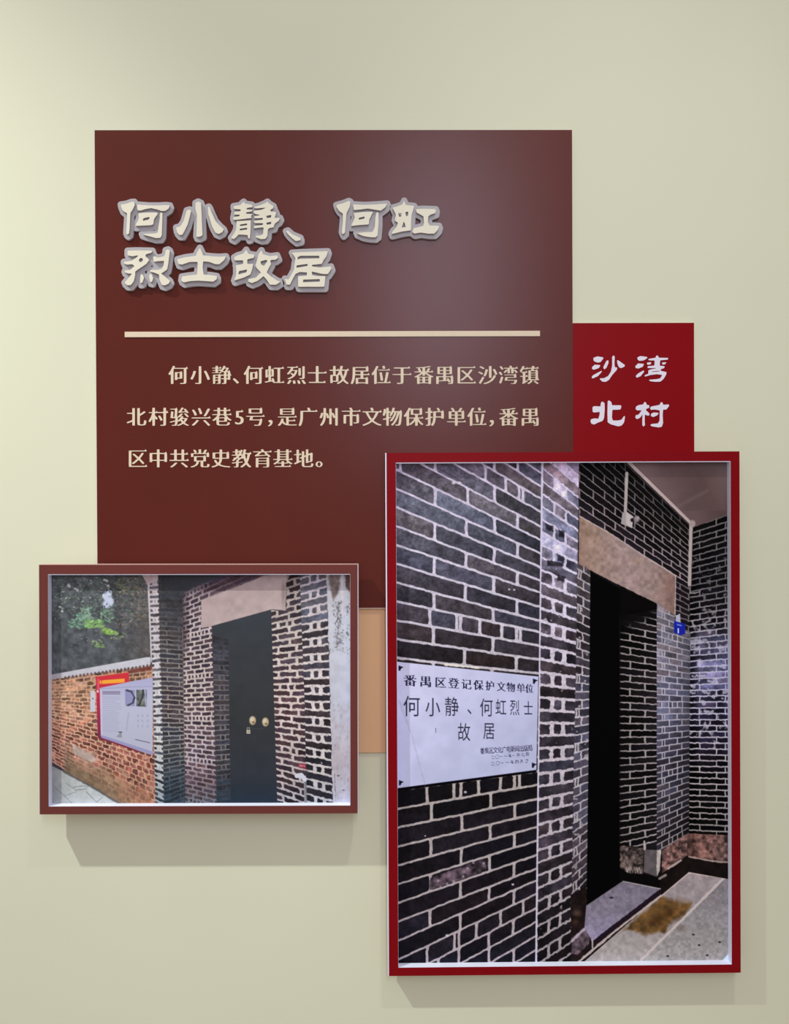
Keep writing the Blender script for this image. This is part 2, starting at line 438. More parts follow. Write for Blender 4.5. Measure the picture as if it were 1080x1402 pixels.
# raised title letters: each outline was measured in a magnified view (ox, oy, scale)
V1, V2, V3, V4, V5 = (155, 262, 8.308), (285, 262, 7.714), (450, 262, 6.75), (160, 330, 7.2), (310, 330, 7.2)
TITLE = [
 [ (V1, [[(85,150),(150,140),(205,120),(240,118),(245,160),(215,215),(195,245),(190,330),(185,430),(178,480),(160,492),(148,480),(152,400),(158,300),(155,245),(130,235),(105,215),(92,185)],
    [(270,150),(400,160),(520,160),(600,155),(645,160),(630,195),(590,222),(545,222),(500,205),(430,190),(370,200),(310,218),(275,215)],
    [(285,250),(360,240),(440,240),(500,240),(505,260),(480,290),(462,320),(455,375),(420,385),(330,388),(250,392),(265,360),(285,330),(292,290)],
    [(535,240),(560,245),(558,320),(555,420),(552,500),(535,528),(480,530),(430,515),(370,500),(325,485),(400,482),(470,480),(505,470),(515,400),(528,320)]],
    [[(333,328),(345,305),(410,290),(414,305),(400,322),(345,334)]]) ],
 [ (V1, [[(835,215),(870,205),(885,225),(870,290),(845,380),(810,450),(785,495),(750,495),(725,465),(715,410),(760,400),(800,340),(820,270)],
    [(935,130),(965,115),(998,130),(1005,250),(1010,380),(1015,500),(980,518),(945,515),(950,400),(952,270),(935,200)]], []),
   (V2, [[(-4,165),(6,160),(16,172),(40,230),(75,310),(130,370),(165,400),(150,430),(110,450),(75,435),(40,370),(20,300),(0,240)]], []) ],
 [ (V2, [[(355,125),(375,108),(390,130),(460,140),(470,165),(410,175),(400,190),(465,195),(465,210),(400,222),(400,235),(470,240),(450,262),(460,280),(380,290),(300,300),(265,300),(265,272),(330,262),(335,245),(270,245),(280,215),(340,210),(345,190),(270,185),(268,155),(340,145)],
    [(300,315),(450,305),(448,400),(440,495),(425,500),(415,460),(320,455),(300,480),(270,505),(240,490),(270,450),(295,400)],
    [(600,125),(625,108),(645,130),(690,155),(685,180),(655,195),(660,212),(715,215),(715,240),(700,280),(760,280),(745,310),(715,330),(700,345),(690,380),(650,385),(630,400),(625,470),(605,500),(560,505),(505,485),(500,470),(560,465),(580,445),(585,380),(540,382),(480,390),(485,365),(575,355),(580,335),(490,335),(480,310),(575,300),(578,280),(490,285),(485,262),(560,250),(500,240),(480,225),(480,205),(560,195),(620,170),(560,175),(500,180),(480,165),(540,150)]],
    [[(335,350),(410,338),(412,357),(335,367)], [(332,395),(410,383),(412,403),(332,413)], [(612,258),(668,248),(662,278),(618,282)], [(612,330),(668,320),(662,348),(618,352)]]) ],
 [ (V2, [[(820,420),(840,412),(890,455),(975,490),(975,515),(925,525),(880,490),(840,450)]], []) ],
 [ (V3, [[(70,125),(130,110),(185,88),(200,95),(195,140),(165,200),(155,300),(150,380),(130,398),(120,380),(130,280),(130,205),(95,180),(75,150)],
    [(225,120),(330,125),(440,120),(540,112),(525,145),(480,178),(430,170),(360,158),(290,168),(230,172)],
    [(230,200),(320,190),(410,188),(395,220),(375,260),(370,305),(290,310),(205,320),(230,270),(240,240)],
    [(440,195),(460,195),(460,300),(450,410),(430,425),(370,422),(310,410),(255,385),(330,378),(405,375),(425,330),(430,250)]],
    [[(275,245),(330,232),(332,250),(280,263)]]) ],
 [ (V3, [[(680,120),(697,85),(712,125),(790,135),(780,170),(765,220),(760,300),(760,360),(680,370),(580,395),(590,370),(625,330),(640,290),(610,270),(620,215),(590,150),(630,140)],
    [(805,165),(870,160),(930,162),(990,165),(985,200),(940,215),(920,230),(915,280),(930,315),(1020,318),(1010,355),(975,390),(920,390),(850,380),(790,390),(770,375),(785,340),(870,320),(880,290),(875,230),(840,210),(810,195)]],
    [[(643,200),(655,198),(656,222),(664,222),(662,198),(672,198),(670,232),(650,236)], [(708,192),(735,186),(733,226),(713,230)], [(695,275),(712,330),(673,335)]]) ],
 [ (V4, [[(105,95),(200,92),(350,95),(340,115),(285,130),(280,150),(320,185),(290,225),(230,265),(180,300),(180,340),(165,400),(135,435),(100,435),(75,410),(110,370),(150,320),(110,320),(75,305),(80,290),(130,285),(175,245),(150,228),(100,232),(70,222),(68,205),(140,195),(190,165),(215,140),(150,150),(105,140)],
    [(480,90),(505,82),(522,95),(515,150),(505,230),(495,280),(460,305),(435,320),(480,355),(525,395),(510,420),(470,438),(440,430),(420,380),(415,330),(370,312),(325,300),(330,285),(400,285),(440,275),(460,240),(465,195),(400,198),(365,205),(355,155),(380,150),(400,165),(465,150),(478,120)],
    [(235,325),(255,330),(268,360),(250,410),(230,415),(228,370)], [(325,320),(345,330),(358,365),(345,405),(325,400),(318,350)]],
    [[(215,185),(232,166),(252,170),(258,188),(242,208),(222,206)]]) ],
 [ (V4, [[(790,110),(818,65),(842,115),(850,140),(930,150),(1010,155),(1075,150),(1060,185),(1010,228),(970,228),(910,205),(850,200),(845,260),(855,330),(920,335),(985,345),(985,375),(950,400),(880,395),(800,390),(720,395),(660,408),(635,390),(640,350),(700,340),(790,330),(795,270),(795,205),(720,205),(640,232),(605,225),(595,180),(670,160),(780,145)]], []) ],
 [ (V5, [[(165,125),(195,85),(215,125),(275,135),(270,165),(205,180),(205,225),(265,225),(250,290),(235,330),(170,360),(75,390),(95,330),(95,260),(90,240),(165,225),(165,190),(80,190),(75,160),(110,140)],
    [(315,130),(345,90),(360,130),(430,150),(500,140),(510,165),(480,185),(440,185),(430,200),(440,225),(415,270),(395,310),(440,350),(500,390),(535,400),(490,430),(430,430),(395,380),(365,345),(310,390),(250,415),(215,400),(215,375),(290,360),(340,310),(300,270),(285,240),(300,195)]],
    [[(125,295),(205,280),(195,310),(115,330)], [(335,200),(390,185),(405,195),(370,245),(340,230)]]) ],
 [ (V5, [[(645,115),(720,110),(850,105),(1000,100),(985,150),(955,190),(940,225),(840,235),(845,250),(920,260),(1030,250),(1035,270),(1000,325),(950,325),(840,300),(845,335),(900,345),(975,345),(970,400),(965,450),(850,450),(705,450),(705,345),(790,340),(795,310),(720,305),(680,325),(650,380),(625,430),(590,430),(575,370),(610,380),(640,330),(665,280),(670,230),(680,170)]],
    [[(700,160),(730,145),(915,145),(915,170),(720,175),(700,185)], [(690,240),(800,225),(800,245),(690,265)], [(755,380),(920,375),(920,400),(755,408)]]) ],
]
def px_pts(view, pts): return [(view[0]+x/view[2], view[1]+y/view[2]) for x, y in pts]
def outline_field(spec, step=0.3, pad=9):
    P = [px_pts(v, p) for v, ps, hs in spec for p in ps]; Hs = [px_pts(v, h) for v, ps, hs in spec for h in hs]
    a = np.concatenate([np.array(p) for p in P])
    gx = np.arange(a[:, 0].min()-pad, a[:, 0].max()+pad, step); gy = np.arange(a[:, 1].min()-pad, a[:, 1].max()+pad, step)
    X, Y = np.meshgrid(gx, gy)
    d = np.min([sd_poly(X, Y, p) for p in P], axis=0)
    f = d
    for h in Hs: f = np.maximum(f, -sd_poly(X, Y, h))
    return d, smooth(f, 3), gx, gy
def to_world(loops, depth, tol=0.05):
    return [[at(x, y, depth) for x, y in thin(l, tol)] for l in loops if len(l) > 8]
def body_field(d, gx, gy):
    n = int(round(3.0/(gy[1]-gy[0]))); dn = np.full_like(d, 99.0); dn[n:] = d[:-n]; m = int(round(1.2/(gx[1]-gx[0])))
    dr = np.full_like(d, 99.0); dr[n:, m:] = d[:-n, :-m]
    return np.minimum(d, dr)-4.4
HB, HF = 0.007, 0.0135           # letter body and letter face stand off the board
for spec in TITLE:
    d, f, gx, gy = outline_field(spec)
    base = under(tb, loops_mesh('raised_character', to_world(contours(body_field(smooth(d, 3), gx, gy), gx, gy), TF+HB), -TF-HB, HB, [M['grey']], None, 0.0007))
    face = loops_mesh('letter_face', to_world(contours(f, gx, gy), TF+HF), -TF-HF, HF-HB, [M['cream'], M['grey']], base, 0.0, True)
    face.matrix_parent_inverse = (Matrix.Translation(tb.location)).inverted() @ Matrix.Translation(tb.location)
    base['label'] = 'grey body of a raised title character'; face['label'] = 'cream front of a raised title character'

# three lines of text
L1 = [('何',243),('小',273),('静',302.5),('、',330.5),('何',346),('虹',375),('烈',405),('士',433.5),('故',463.5),('居',492.5),('位',521),('于',549.5),('番',579.5),('禺',608),('区',637.5),('沙',667),('湾',695),('镇',724)]
L2 = [('北',186),('村',216),('骏',245),('兴',274.5),('巷',303),('5',334),('号',349),('，',376.5),('是',392.5),('广',421),('州',450),('市',480),('文',508.5),('物',536.5),('保',565.5),('护',594.5),('单',624),('位',652),('，',679.5),('番',695.5),('禺',725)]
L3 = [('区',187.5),('中',216),('共',244.5),('党',273),('史',301.5),('教',330),('育',358.5),('基',386.5),('地',415),('。',444.5)]
for row, cy in ((L1, 513.0), (L2, 570.3), (L3, 627.3)):
    lp = []
    for ch, cx in row:
        lp += glyph_loops(ch, cx, cy, 27.6, TF+0.0008, 1.0)
    under(tb, loops_mesh('printed_text', lp, -TF-0.0008, 0.0008, [M['textcream']], None))

# ------------------------------------------------------------------ red place-name sign
SF = 0.0105
B = (0.3200, 0.5906, 0.1350, 0.4236)
rs = empty('place_name_sign', ((B[0]+B[1])/2, 0, B[2]), 'small bright red square sign with four white Chinese characters beside the brown board', 'sign')
B = (0.3424, 0.5906, 0.1350, 0.4236)
under(rs, box('board_core', B[0], B[1], -SF+0.0006, -0.0003, B[2], B[3], M['core']))
under(rs, box('board_face', B[0], B[1]+0.0001, -SF, -SF+0.0006, B[2], B[3]+0.0001, M['red']))
V6 = (800, 475, 8.64)
SIGN = [
 ([[(105,130),(150,112),(220,122),(225,135),(190,180),(150,185),(110,165)], [(90,240),(120,210),(190,215),(170,250),(120,268),(92,265)], [(85,360),(100,335),(205,280),(205,295),(160,345),(110,368),(90,372)], [(225,235),(260,165),(283,155),(285,190),(260,245),(240,265),(225,255)],
   [(328,115),(345,100),(358,115),(355,200),(360,240),(390,245),(380,275),(330,330),(290,390),(255,412),(215,412),(185,385),(180,372),(230,370),(280,345),(315,290),(328,220)], [(385,160),(395,155),(480,215),(470,235),(430,252),(405,235),(390,200)]], []),
 ([[(625,125),(660,108),(740,118),(745,130),(700,160),(650,165),(630,150)], [(600,230),(635,195),(705,200),(690,235),(640,255),(608,250)], [(605,345),(640,310),(705,275),(705,295),(665,345),(620,365)],
   [(755,142),(842,128),(850,102),(868,102),(882,128),(992,130),(985,150),(895,158),(890,222),(952,228),(940,252),(905,262),(900,282),(972,298),(965,330),(935,380),(900,410),(840,413),(775,405),(762,388),(850,382),(895,372),(922,332),(860,322),(780,332),(715,352),(712,335),(755,318),(757,275),(800,262),(885,248),(745,250),(750,228),(828,220),(832,160),(760,158)],
   [(738,185),(790,180),(786,205),(745,212)], [(915,185),(972,180),(955,205),(925,210)]], [[(795,290),(890,280),(895,288),(800,298)]]),
 ([[(95,710),(120,700),(190,705),(195,660),(212,645),(238,665),(240,740),(232,840),(215,875),(160,895),(115,918),(82,908),(72,880),(78,855),(120,845),(165,850),(180,800),(182,768),(120,775),(98,770)],
   [(275,645),(290,630),(320,655),(325,690),(430,690),(438,705),(425,740),(330,745),(325,830),(335,870),(400,870),(440,860),(470,815),(480,825),(470,890),(440,930),(400,940),(310,915),(275,890),(272,780)]], []),
 ([[(610,705),(640,688),(695,680),(712,648),(730,660),(735,685),(768,690),(765,720),(735,730),(725,745),(770,790),(765,812),(735,810),(715,795),(712,860),(715,925),(700,942),(685,930),(685,840),(690,795),(655,840),(620,855),(602,835),(605,810),(640,800),(680,750),(620,750),(605,735)],
   [(775,720),(790,705),(890,685),(905,652),(925,660),(930,685),(1000,680),(1000,700),(970,740),(930,742),(925,800),(930,900),(915,945),(875,952),(800,940),(775,925),(800,910),(870,905),(890,870),(890,750),(830,740),(785,745)],
   [(790,790),(820,775),(880,780),(860,810),(810,830),(785,815)]], []),
]
for ps, hs in SIGN:
    d, f, gx, gy = outline_field([(V6, ps, hs)])
    under(rs, loops_mesh('white_character', to_world(contours(f, gx, gy), SF+0.001), -SF-0.001, 0.001, [M['textwhite']], None))

# ------------------------------------------------------------------ framed photographs
def framed_photo(label, B, roll, front, thick, opening_px, film, inset, paint, spacers=(), group=None):
    """deep foam-board frame with a printed photograph set back inside it"""
    xc, zc = (B[0]+B[1])/2, (B[2]+B[3])/2
    root = empty('framed_photograph', (xc, 0, zc), label, 'framed photo', group)
    root.rotation_euler = (0, -roll, 0)
    cr, sr = math.cos(roll), math.sin(roll)
    def loc(p):
        dx, dz = p[0]-xc, p[1]-zc; return dx*cr+dz*sr, -dx*sr+dz*cr
    o = (B[0]-xc, B[1]-xc, B[2]-zc, B[3]-zc)
    q = [loc(at(x, y, front)) for x, y in opening_px]        # TL TR BR BL
    i = ((q[0][0]+q[3][0])/2, (q[1][0]+q[2][0])/2, (q[2][1]+q[3][1])/2, (q[0][1]+q[1][1])/2)
    yb = -front+thick
    rec = 0.017
    c = ring('frame_core', o, i, -front+0.0006, yb-0.003, [M['white_core'], M['edge']], root); c['label'] = 'white foam edge of the frame'
    e = 0.0013
    ring('frame_face', (o[0]+inset[0], o[1]-inset[1], o[2]+inset[2], o[3]-inset[3]), (i[0]-e*0.3, i[1]+e*0.3, i[2]-e*0.2, i[3]+e*1.2), -front, -front+0.0006, film, root)
    box('back_panel', o[0], o[1], yb-0.003, yb, o[2], o[3], M['core'], root)
    for x0_, x1_, z0_, z1_, d_ in spacers:
        sp = box('mounting_spacer', x0_-xc, x1_-xc, yb+0.0002, -d_, z0_-zc, z1_-zc, M['core'], root)
    # the printed sheet
    s = 1.5
    pp = 0.0015/s
    m_ = 0.004
    xs = np.arange(i[0]-m_, i[1]+m_, pp); zs = np.arange(i[3]+m_, i[2]-m_, -pp)
    LX, LZ = np.meshgrid(xs, zs); LY = np.full(LX.shape, -front+rec)
    WX = xc+LX*cr-LZ*sr; WZ = zc+LX*sr+LZ*cr
    PX, PY = project(WX, LY, WZ)
    ink = paint(PX, PY)
    ink.sheet('photo_print', (LX, LY, LZ), root, print_mat('photo_print_ink'))
    return root

def paint_large(PX, PY):
    k = Ink(PX, PY, (18, 16, 20))
    N = 40
    # ceiling of the porch
    k.poly([(855,625),(1010,625),(1010,700),(949,723),(940,716)], lambda X, Y: ramp(X-0.6*(Y-640), [(850, (120,100,104)), (905, (92,74,76)), (950, (84,66,66)), (1000, (104,90,90))]), nz=0.10, nsc=30, seed=3)
    k.line([(912,702),(968,672)], 3.0, (112,94,92), 0.5, aa=5)
    # wall over the lintel
    Ls = [706-12.04*j for j in range(-12, 16)][::-1]; Rs = [800.3-7.27*j for j in range(-12, 16)][::-1]
    def jd(i): return [((n+(0.5 if i % 2 else 0))/5.6)**0.86 for n in range(0, 8)]
    k.bricks([(792,625),(852,625),(948,720),(946,880),(922,880),(922,788),(793,707)], ((793,600),(793,900)), ((945,600),(945,900)), Ls, Rs, jd, 1.5, 1.6,
             lambda X, Y: ramp(Y-0.62*(X-793), [(620, (10,9,10)), (680, (17,14,17)), (705, (30,25,31))]), lambda X, Y: ramp(Y-0.62*(X-793), [(600, (62,58,60)), (650, (112,104,106)), (705, (156,142,148))]),
             1.0, 0.5, 0.3, 11, fade=lambda X, Y: np.clip(1.15-(X-870)/110*np.clip((760-Y)/70, 0, 1), 0.25, 1))
    # right-hand wall
    Le = [723+7.95*j for j in range(0, 56)]; Re = [l-17*max(0, 1-(l-723)/262)**1.3+(2.5*(l-985)/156 if l > 985 else 0) for l in Le]
    def je(i): return [0.29, 0.98] if i % 2 else [0.74]
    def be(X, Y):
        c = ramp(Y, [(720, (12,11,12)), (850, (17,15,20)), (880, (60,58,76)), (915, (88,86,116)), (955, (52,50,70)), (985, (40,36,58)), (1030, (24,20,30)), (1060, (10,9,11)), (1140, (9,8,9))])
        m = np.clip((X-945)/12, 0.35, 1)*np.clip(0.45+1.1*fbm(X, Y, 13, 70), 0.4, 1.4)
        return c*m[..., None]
    k.bricks([(945,723),(1010,700),(1010,1150),(941,1142)], ((943,700),(943,1150)), ((994,700),(994,1150)), Le, Re, je, 1.7, 1.5, be,
             lambda X, Y: ramp(Y, [(720, (112,106,108)), (800, (98,94,100)), (850, (150,145,152)), (900, (175,172,200)), (980, (182,178,200)), (1060, (168,160,166)), (1140, (140,132,134))]), 1.0, 0.55, 0.4, 12, patch=lambda Y: np.interp(Y, [720, 800, 880, 960, 1010, 1050], [0.22, 0.30, 0.38, 0.40, 0.34, 0.1]))
    # reveal of the doorway
    Lg = [1000+9.6*j for j in range(-19, 18)]; Rg = [1000+8.9*j for j in range(-19, 18)]
    k.bricks([(849,795),(899,826),(900,1166),(848,1166)], ((849,800),(849,1170)), ((899,800),(899,1170)), Lg, Rg, lambda i: [0.27] if i % 2 else [0.68], 1.6, 2.2,
             lambda X, Y: ramp(X, [(850, (9,8,9)), (895, (22,19,22))]), lambda X, Y: ramp(X, [(850, (138,130,132)), (900, (158,150,156))]), 1.3, 0.6, 0.5, 13,
             fade=lambda X, Y: np.clip((Y-832-(899-X)*0.55)/16, 0, 1)*np.clip((X-848)/6+0.5, 0, 1))
    # bright face right of the door
    Lf = [969+8.95*j for j in range(-17, 25)]; Rf = [969+7.85*j for j in range(-17, 25)]
    def jf(i): return [0.16, 0.38, 0.5, 0.66, 0.82] if i % 11 == 5 else ([0.40, 0.80] if i % 2 else [0.17, 0.25, 0.65])
    def bf(X, Y):
        c = ramp(Y, [(825, (96,92,104)), (880, (104,100,112)), (940, (98,96,116)), (985, (84,82,100)), (1040, (50,47,60)), (1085, (60,58,70)), (1130, (34,31,38))])
        return c*np.clip(1.12-(X-900)/42*np.interp(Y, [820, 960, 1100], [0.25, 0.45, 0.6]), 0.2, 1.2)[..., None]
    k.bricks([(899,826),(923,840),(925,856),(945,866),(943,1143),(906,1168),(899,1168)], ((899,820),(899,1170)), ((942,820),(942,1170)), Lf, Rf, jf, 1.5, 1.4, bf,
             lambda X, Y: ramp(Y, [(825, (158,152,160)), (940, (172,168,190)), (1040, (165,160,175)), (1140, (142,134,140))])*np.clip(1.05-(X-925)/60, 0.6, 1)[..., None], 0.7, 0.35, 0.22, 14)
    k.poly([(924,790),(945,800),(945,866),(938,862),(924,838)], (14,12,15), alpha=0.35)
    # doorway
    k.poly([(807,782),(849,806),(899,828),(899,834),(848,842),(848,1210),(800,1244),(804,1000)], (3,3,4))
    k.poly([(849,806),(899,828),(899,834),(862,838),(849,852)], (8,6,7), alpha=0.85, aa=4)
    # jamb
    Lc = [792.6+11.87*j*1.01 for j in range(-3, 42)]
    Lc = [778+12.05*j for j in range(0, 44)]; Rc = [l+np.interp(l, [780, 900, 960, 1100, 1250], [11, 6, -1, -10, -22]) for l in Lc]
    def jc(i): return [0.5] if i % 2 else ([0.12, 0.3] if i % 4 == 0 else [])
    k.bricks([(790,768),(808,778),(807,900),(806,1000),(804.5,1110),(803,1218),(781,1232),(784,1050),(788,900)], ((790,770),(782,1250)), ((808,770),(803,1250)), Lc, Rc, jc, 2.0, 2.0,
             lambda X, Y: ramp(Y, [(780, (62,58,64)), (850, (44,40,46)), (930, (52,48,58)), (1000, (72,68,84)), (1060, (62,58,72)), (1120, (70,66,80)), (1180, (54,48,58)), (1240, (24,20,23))]),
             lambda X, Y: ramp(Y, [(780, (160,152,160)), (1000, (176,170,182)), (1200, (150,142,150))]), 1.2, 0.7, 0.3, 15, patch=0.3)
    # lintel
    k.poly([(793,707),(830,727),(880,760),(925,788.5),(924,842),(911,834),(899,826),(850,802),(812,783),(792,772)],
           lambda X, Y: ramp(X, [(793, (138,112,102)), (815, (144,122,114)), (860, (148,128,128)), (895, (142,122,120)), (925, (124,98,92))]), wob=0.8, nz=0.2, nsc=5, seed=21)
    for (x, y, rx, ry, c, a) in ((803,730,4,12,(110,84,66),.5),(815,735,5,9,(120,92,72),.4),(808,744,6,10,(172,150,138),.4),(855,752,8,4,(186,172,178),.35),(873,768,12,7,(150,122,100),.35),(915,800,7,14,(128,96,84),.5),(905,815,8,10,(160,132,126),.4)):
        k.blob(x, y, rx, ry, c, a, 0.9)
    k.line([(793,707),(830,727),(880,760),(925,788.5)], 1.6, (176,160,160), 0.8, 0.9)
    k.line([(925,789),(924,840)], 1.6, (178,166,168), 0.8, 0.6)
    # pier with stretchers and headers
    Lb = [762.2+17.5*(j-10) for j in range(0, 46)]; Rb = [785.6+15.75*(j-10) for j in range(0, 46)]
    for j in range(len(Lb)):
        if Lb[j] < 770: Rb[j] = Lb[j]+np.interp(Lb[j], [600, 640, 770], [47, 41, 22])
    def jb(i): return [] if i % 2 == 0 else [0.37, 0.68]
    k.bricks([(741,625),(792.5,625),(792,700),(790,790),(788,930),(785,1060),(782,1240),(782,1325),(731,1325),(733,1200),(736,950),(739,800)], ((741,635),(733,1315)), ((792,635),(782,1290)), Lb, Rb, jb,
             lambda Y: np.interp(Y, [640, 780, 860, 1300], [2.6, 3.4, 4.0, 3.0]), lambda Y: np.interp(Y, [640, 800, 900, 1300], [2.6, 4.0, 6.0, 3.4]),
             lambda X, Y: ramp(Y, [(640, (132,116,136)), (690, (140,136,160)), (740, (130,128,154)), (790, (96,92,112)), (850, (70,65,76)), (930, (52,46,54)), (1050, (52,48,58)), (1150, (48,42,50)), (1250, (30,26,31)), (1310, (16,13,16))])*np.clip(0.45+1.1*fbm(X, Y, 16, 77), 0.5, 1.35)[..., None],
             lambda X, Y: ramp(Y, [(640, (188,178,206)), (800, (198,192,216)), (950, (186,178,192)), (1150, (172,164,176)), (1310, (146,138,142))]), 2.0, 0.9, 0.3, 16, patch=0.22)
    for (x, y, rx, ry) in ((752,722.5,6,5),(769,731,5,6),(768,765,6,6),(760,772,13,5),(768,792,6,5)):
        k.poly([(x-rx*.8,y-ry),(x+rx*.8,y-ry*.4),(x+rx*.8,y+ry),(x-rx*.8,y+ry*.5)], (26,23,30), alpha=0.85, aa=2.0, wob=1.8, wsc=3, nz=0.6, nsc=3)
    k.line([(742,630),(739,800),(736.5,1000),(733,1318)], 4.2, (196,190,214), 0.95, 0.7)
    # rubble at the foot of the pier
    k.poly([(781,1226),(803,1212),(803,1240),(801,1270),(808,1275),(811,1292),(797,1310),(782,1320)], (30,22,22), nz=0.6, nsc=8, wob=1.0, seed=31)
    k.blob(790, 1250, 9, 7, (98,76,66), 0.6, 0.9); k.blob(788, 1262, 7, 6, (78,52,42), 0.6, 0.9)
    k.poly([(782,1284),(801,1270),(807,1278),(806,1292),(790,1308),(782,1306)], (86,72,82), nz=0.7, nsc=6, wob=1.6, seed=33)
    k.line([(783,1288),(800,1272)], 3.2, (178,166,186), 0.8, 1.2)
    # ground, step and stone base
    k.poly([(790,1325),(905,1225),(943,1194),(1010,1204),(1010,1325)], lambda X, Y: ramp(Y, [(1194, (148,136,142)), (1240, (140,132,138)), (1318, (160,154,154))]), nz=0.16, nsc=5, seed=41)
    k.poly([(870,1325),(994,1200),(1010,1204),(1010,1325)], lambda X, Y: ramp(Y, [(1200, (116,110,116)), (1250, (134,130,136)), (1318, (150,146,146))]), nz=0.18, nsc=3.5, seed=43)
    k.poly([(905,1228),(930,1234),(946,1238),(938,1252),(920,1262),(912,1276),(885,1280),(862,1274),(848,1278),(874,1254)], (94,66,32), aa=5, alpha=0.9, wob=3.5, wsc=7, nz=0.6, nsc=8, seed=45)
    k.blob(912, 1252, 18, 10, (54,32,14), 0.55, 0.9, -0.5); k.blob(896, 1262, 12, 7, (58,34,14), 0.5, 0.9); k.blob(932, 1271, 8, 7, (98,80,70), 0.5, 0.7)
    k.poly([(925,1226),(946,1232),(930,1240)], (128,112,100), aa=4, alpha=.6)
    k.line([(791,1318),(850,1268),(905,1226),(943,1194.5),(994,1202)], 3.0, (188,172,170), 0.9, 0.9)
    k.line([(878,1314),(935,1258),(994,1199)], 3.6, (186,176,176), 0.9, 0.9)
    for x, y in ((949,1279.5),(957,1294),(914,1309),(968,1308),(985,1290)): k.blob(x, y, 2.6, 1.8, (30,28,30), 0.85, 0.5)
    k.poly([(993,1310),(998,1305),(998,1316),(988,1316)], (190,205,225))
    # step slab in front of the door
    k.poly([(802.5,1240),(853,1206),(904,1217),(811,1292),(808,1284),(800,1270)], lambda X, Y: ramp(Y, [(1206, (112,106,122)), (1245, (118,112,130)), (1285, (138,130,160))]), nz=0.2, nsc=4, seed=51)
    k.blob(837, 1229, 4, 1.8, (30,26,30), 0.9, 0.5)
    k.line([(853,1206),(904,1217)], 2.0, (158,150,156), 0.9, 0.5)
    k.poly([(904,1217),(905,1224),(850,1267),(812,1296),(811,1288)], (30,20,30), wob=0.6)
    k.line([(811,1298),(811,1286)], 2.0, (170,160,165), 0.9)
    # stone base
    k.poly([(848,1157),(882,1160),(880,1196),(905,1203),(903,1216),(853,1206),(848,1209)], (7,6,7))
    k.poly([(849,1158),(881,1161),(880,1196),(862,1196),(849,1188)], (76,66,65), nz=1.2, nsc=4.5, wob=1.2, seed=61)
    for x in (859, 866, 873): k.line([(x-2,1188),(x,1194),(x+2,1188),(x+4,1195)], 1.2, (160,152,150), 0.6, 0.5)
    k.poly([(882,1163),(900,1164),(898,1200),(881,1194)], (84,78,82), nz=0.25, nsc=7, seed=63)
    k.poly([(899,1164),(905,1164),(903,1192),(899,1200)], (172,164,164), nz=0.25, nsc=5, wob=0.6, seed=64)
    k.line([(882,1152),(882,1163)], 2.4, (176,166,168), 0.9)
    k.poly([(904,1196),(942,1172),(1010,1178),(1010,1206),(943,1194),(905,1226)], (22,16,16), nz=0.4, nsc=8, seed=65)
    k.poly([(906,1164),(941,1141),(941,1171),(915,1189),(906,1196)], (104,78,76), nz=0.95, nsc=4, wob=0.8, seed=66)
    k.poly([(941,1141),(1010,1144),(1010,1181),(941,1173)], lambda X, Y: ramp(X, [(941, (70,50,48)), (965, (110,80,76)), (994, (92,72,70))]), nz=0.9, nsc=5, wob=0.8, seed=67)
    k.line([(915,1189),(932,1178)], 2.6, (176,158,156), 0.9, 0.7); k.line([(943,1173),(976,1179),(1000,1181)], 2.2, (162,142,138), 0.9, 0.7)
    k.line([(903,1203),(911,1198)], 3.5, (140,128,124), 0.9, 0.6)
    # conduit, box and small lamp
    k.line([(861,633),(946,716)], 5.0, (170,154,154), 1, 0.2); k.line([(866,634),(949,716)], 1.2, (92,74,76), 0.9); k.line([(858,636),(943,718)], 1.4, (60,50,52), 0.8)
    k.line([(946,717),(943.8,800)], 4.6, (164,154,154), 1, 0.2); k.line([(948.6,720),(946.5,800)], 1.0, (60,52,54), 0.7)
    k.blob(948, 717, 5, 6, (150,136,136), 1, 0.4)
    k.line([(858,648),(856,700)], 4.2, (160,152,154), 1, 0.2)
    k.poly([(852,702),(857,700),(867,707),(865,723),(850,717)], (150,142,146)); k.poly([(857,701),(867,708),(865,723),(857,718)], (176,168,170))
    k.blob(866, 712, 4, 3.5, (30,26,30), 1, 0.4); k.blob(871.5, 710.5, 5, 5.5, (128,120,124), 1, 0.4); k.blob(873, 709, 3, 3, (160,152,154), 0.8, 0.7)
    k.line([(945,804),(944.5,812),(951,812),(958,810)], 1.4, (150,145,148), 0.9, 0.4)
    # blue door-number plate
    k.poly([(925,843),(931,840),(931,853),(925,852)], (176,178,200), alpha=.9)
    k.poly([(922.5,850),(938,854),(938,868),(931,870),(922.5,866)], (24,34,150)); k.poly([(926.5,854),(933,855.5),(933,857.5),(926.5,856)], (120,140,214), alpha=.8)
    k.text('1', 931.8, 863.5, 13, 9.5, (206,216,246), 0.1, False)
    # big wall on the left
    La = [642.3+25.85*j for j in range(0, 27)]; Ra = [739,757.7,776.5,794.6,811,830.6,850,865.6,884,903]
    Ra += [903+(1074.6-903)/9*j for j in range(1, 9)]+[1074.6,1094,1113.5,1132,1151,1170.5,1189,1205.6,1224]
    La = [642.3-25.85*j for j in range(6, 0, -1)]+La+[1316+25.7*j for j in range(1, 6)]
    Ra = [739-18.2*j for j in range(6, 0, -1)]+Ra+[1224+19.2*j for j in range(1, 6)]
    Ra[5], Ra[4], Ra[3], Ra[2] = 721, 700.7, 683, 666
    sp = {7: [588.6,625.5,630.5,657,687,707.5,712.5], 17: [584.5,621.7,630.7,655,685,704,711], 26: [584.7,622,628.5,652,685,716], 27: [600,628,669,702]}
    def xa_(x, y): a = 541.0+(y-635)*3/683; b = 741-(y-635)*8/680; return (x-a)/(b-a)
